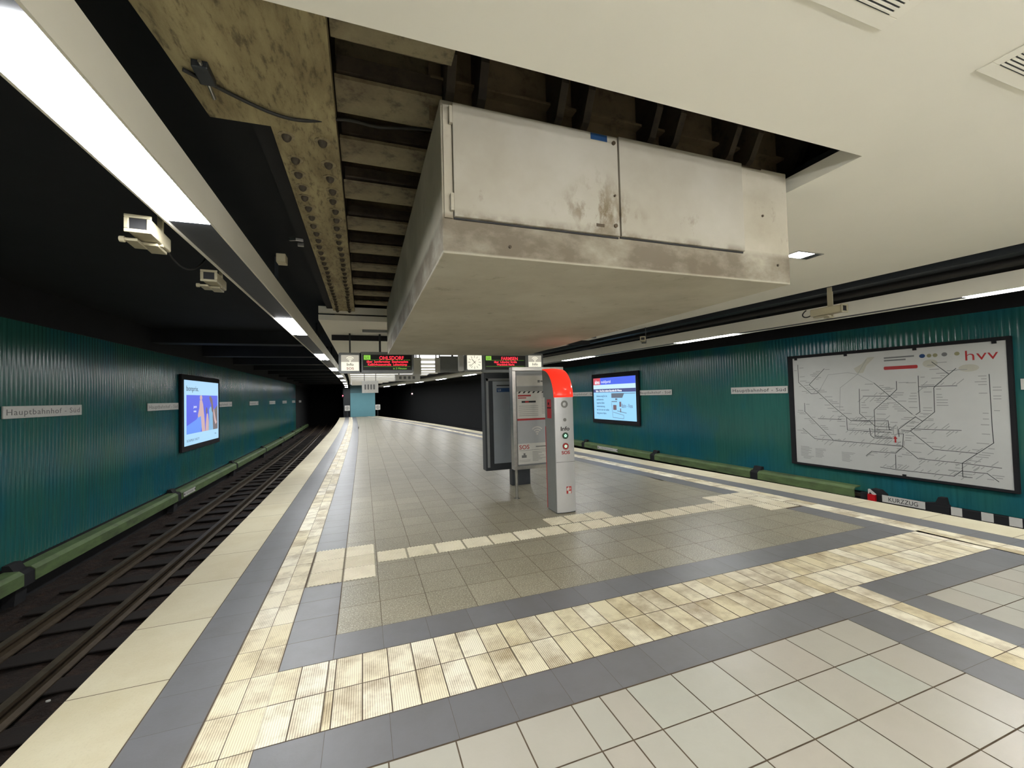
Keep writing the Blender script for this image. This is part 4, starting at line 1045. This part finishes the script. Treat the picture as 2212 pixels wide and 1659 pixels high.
display(2.6, 3.58, 2.19, 2.51, 'departure display half hidden behind the info case, right of the clock', ('FARMSEN', 'über  Lübecker Straße', 'Wandsbek Markt', None, .1, .9, .9))
t = thing_at('station_clock', 'square lit station clock with white dial hanging in the middle of the sign row', 'clock', hang(2.355, 2.36))
part(t, 'housing', 'gsteel', lambda mb: mb.prism(rrect(-.2, -.2, .2, .2, .05), -.2, -.002), bevel=.005)
dl_ = part(t, 'dial', glow('sign_white', srgb(250, 244, 222), 1.0), lambda mb: mb.prism(rrect(-.168, -.168, .168, .168, .025), -.002, .004))
def ticks(mb):
    for i in range(12):
        a = math.radians(30*i); r0, r1 = (.105, .145) if i % 3 else (.1, .148); d = Vector((math.sin(a), math.cos(a)))
        strip_poly(mb, [tuple(d*r0), tuple(d*r1)], .008, .004, .005)
part(dl_, 'hour_marks', 'ink', ticks)
def hand(ang, L, w_, z0): 
    d = Vector((math.sin(math.radians(ang)), math.cos(math.radians(ang)))); return lambda mb: strip_poly(mb, [tuple(-d*.03), tuple(d*L)], w_, z0, z0+.001)
part(dl_, 'hour_hand', 'ink', hand(319, .09, .011, .0055)); part(dl_, 'minute_hand', 'ink', hand(228, .14, .008, .007)); part(dl_, 'second_hand', 'redtext', hand(48, .05, .004, .0085))
part(t, 'hanger', 'dsteel', lambda mb: mb.box((-.015, .2, -.12), (.015, ZC-2.36-.002, -.08)))
o = MB().prism(rrect(-.05, -.19, .05, .19, .03), -.15, .0).build('loudspeaker', 'plate', bevel=.004); o.matrix_world = hang(2.06, 2.355)
tag(o, 'narrow white loudspeaker hanging left of the clock', 'loudspeaker')
tube('speaker_hanger', [(0, .19, -.07), (0, .3, -.07), (0, .4, -.07), (0, .594, -.07)], .01, 'dsteel', None, None, o)
o = MB().box((-.3, -.2, -.1), (.28, .19, .0)).build('grey_panel', 'gsteel', bevel=.004); o.matrix_world = frame((2.07, 10, 2.4), (1, 0, 0), (0, 0, 1))
tag(o, 'plain grey panel hanging behind the loudspeaker left of the clock', 'panel')
part(o, 'hanger', 'dsteel', lambda mb: mb.box((-.02, .19, -.07), (.02, .548, -.03)))
def whitesign(x, y, z, w_, h, ang, label, marks=True, th=.06):
    t = thing('white_hanging_sign', label, 'hanging sign', (x, y, z)); t.rotation_euler.z = ang
    part(t, 'panel', 'plate', lambda mb: mb.box((-w_/2, -.02, -h/2), (w_/2, .02, h/2)), bevel=.004)
    part(t, 'side_case', 'gsteel', lambda mb: mb.box((-w_/2-.006, .021, -h/2), (w_/2+.006, th, h/2)))
    for s in (-.35, .35):
        part(t, 'hanger', 'dsteel', lambda mb: mb.box((w_*s-.012, .0, h/2), (w_*s+.012, .02, ZC-z-.002)))
    if marks: part(t, 'pictogram', 'greyink', lambda mb: [mb.box((-w_*.35+w_*.18*i, -.022, -h*.22), (-w_*.35+w_*.18*i+w_*.1, -.0201, h*.2)) for i in range(4)] and None)
    return t
whitesign(1.72, 10.1, 2.38, .12, .36, -.2, 'narrow white sign box with a black mark hanging left of the grey panel', False)
whitesign(1.08, 10.9, 2.12, .62, .17, 0, 'wide white sign with pictograms hanging beyond the departure display')
whitesign(1.32, 10.9, 2.42, .2, .43, 0, 'tall pale sign panel hanging above the wide pictogram sign', False)
whitesign(.3, 20, 2.15, .7, .55, 0, 'small square white sign hanging in front of the teal column')
# ------------------------------------------------------------------ far end: teal column, lift signs
t = thing('teal_column', 'pale teal square column block closing the far end of the platform', 'column', (0, 41, 0))
part(t, 'shaft', 'teal', lambda mb: mb.box((-1.12, -.6, 0), (1.02, .6, 2.17)))
part(t, 'upper_band', 'tealdark', lambda mb: mb.box((-1.12, -.6, 2.17), (1.02, .6, 2.948)))
o = MB().box((-.3, -.3, 0), (.28, .3, 2.948)).build('side_pier', 'dsteel'); o.location = (-1.43, 41.2, 0); tag(o, 'narrow dark pier left of the teal column', 'pier')
for x, lab in ((-1.38, 'small white arrow sign on the left of the teal column'), (1.24, 'small white arrow sign on the right of the teal column')):
    t = thing_at('direction_sign', lab, 'sign', frame((x, 40.3, .82), (1, 0, 0), (0, 0, 1)))
    part(t, 'plate', glow('sign_white', srgb(250, 244, 222), 1.) if 0 else 'plate', lambda mb: mb.prism(rrect(-.22, -.24, .22, .24, .03), -.03, 0))
    part(t, 'pictogram', 'ink', lambda mb: (ring(mb, 0, 0, .14, .115, 0, .004, 20), mb.box((-.02, -.1, 0), (.02, .1, .004))))
    part(t, 'post', 'dsteel', lambda mb: mb.box((-.03, -.82, -.08), (.03, .1, -.031)))

# ------------------------------------------------------------------ surveillance cameras
def cctv(loc, rot, label, s=1., mount='up'):
    t = thing('surveillance_camera', label, 'security camera', loc); t.rotation_euler = rot; t.scale = (s, s, s)
    part(t, 'housing', 'beige', lambda mb: mb.box((-.062, -.2, -.05), (.062, .2, .05)), bevel=.012)
    part(t, 'front_bezel', 'beige', lambda mb: (mb.box((-.07, -.215, .035), (.07, -.2, .058)), mb.box((-.07, -.215, -.058), (.07, -.2, -.035)), mb.box((-.07, -.215, -.035), (-.045, -.2, .035)), mb.box((.045, -.215, -.035), (.07, -.2, .035))), bevel=.004)
    part(t, 'lens_window', 'ink', lambda mb: mb.box((-.045, -.206, -.035), (.045, -.201, .035)))
    part(t, 'cradle', 'beige', lambda mb: mb.box((-.045, -.02, -.075), (.045, .17, -.055)), bevel=.004)
    if mount == 'side': part(t, 'wall_arm', 'beige', lambda mb: (mb.box((-.1, -.12, -.085), (-.03, .05, -.066)), mb.cyl((-.1, -.1, -.074), (-.13, -.1, -.074), .02, 14), mb.box((.03, .02, -.062), (.062, .05, .2)), mb.box((.03, .02, .12), (.136, .05, .15))), bevel=.004)
    else: part(t, 'ceiling_arm', 'beige', lambda mb: (mb.box((.064, -.03, -.1), (.084, .04, .34)), mb.box((-.03, -.03, -.1), (.084, .04, -.078))), bevel=.004)
    return t
cctv((-1.172, 3.0, 2.6), (.0, 0, .08), 'beige surveillance camera box hanging left of the nearest strip light', .86, 'side')
cctv((-1.135, 4.0, 2.6), (.0, 0, .05), 'second beige surveillance camera, smaller, farther along the left trough', .8, 'side')
tube('camera_cable', [(-1.172, 3.18, 2.6), (-1.17, 3.32, 2.54), (-1.16, 3.5, 2.53), (-1.14, 3.66, 2.6), (-1.12, 3.76, 2.72)], .006, 'rubber', 'thin black cable looping between the two left surveillance cameras', 'cable')
t = thing('small_camera', 'small pale camera head fixed beside the left trough near the girder', 'security camera', (-.7, 4.35, 2.93))
part(t, 'head', 'beige', lambda mb: mb.box((-.04, -.06, -.04), (.04, .06, .04)), bevel=.006)
part(t, 'arm', 'dsteel', lambda mb: mb.box((-.01, .0, .04), (.02, .03, .0499)))
t = thing('cable_clamp', 'bright metal clamp in the dark gap beside the riveted girder', 'clamp', (-.56, 4.2, 3.08))
part(t, 'band', 'steel', lambda mb: mb.prism([(-.06, .01), (0, -.012), (.06, 0), (.06, .016), (0, .008), (-.05, .026)], -.012, .012), bevel=.002)
part(t, 'block', 'steel', lambda mb: mb.box((0, .1, -.02), (.05, .13, .01)))
c_ = cctv((5.98, 3.83, 2.635), (0, 0, .05), 'beige surveillance camera hanging below the right ceiling edge near the map', .98, 'up')
tube('camera_cable', [(5.97, 4.03, 2.62), (5.97, 4.1, 2.59), (5.96, 4.16, 2.6), (5.97, 4.18, 2.66), (5.98, 4.12, 2.7)], .008, 'rubber', 'short black cable at the back of the right surveillance camera', 'cable')
c_ = cctv((5.56, 7.25, 2.7), (0, 0, -.655), 'dark small surveillance camera on the right duct above the wall screen', .8, 'up')
for q_ in c_.children:
    if q_.name.startswith('ceiling_arm'): q_.data.materials[0] = MAT['dsteel']
# signal lamps in the tunnel
for (x, y, z, m, lab) in ((-1.75, 40.5, 1.95, glow('signal_red', (1, .05, .08, 1), 12.), 'tiny red signal lamp in the left tunnel mouth'), (3.9, 36, 1.95, glow('signal_pink', (1, .5, .5, 1), 8.), 'tiny pink light in the dark right tunnel')):
    t = thing('signal_lamp', lab, 'signal', (x, y, z)); part(t, 'lens', m, lambda mb: mb.cyl((0, -.03, 0), (0, 0, 0), .045, 14)); part(t, 'case', 'soot', lambda mb: mb.box((-.08, .0, -.2), (.08, .1, .12))); part(t, 'stem', 'soot', lambda mb: mb.box((-.02, .02, .12), (.02, .06, 1.3)))
# bits of litter on the ballast
for i, (x, y) in enumerate(((-2.65, 4.9), (-2.3, 6.3), (-3.1, 4.6), (-2.2, 5.3))):
    o = MB().prism(ell(0, 0, .018, .012, 8), 0, .01).build('litter', 'plate'); o.location = (x, y, -.985); tag(o, 'tiny white scrap of litter on the left track ballast', 'litter', 'scraps on the left track')
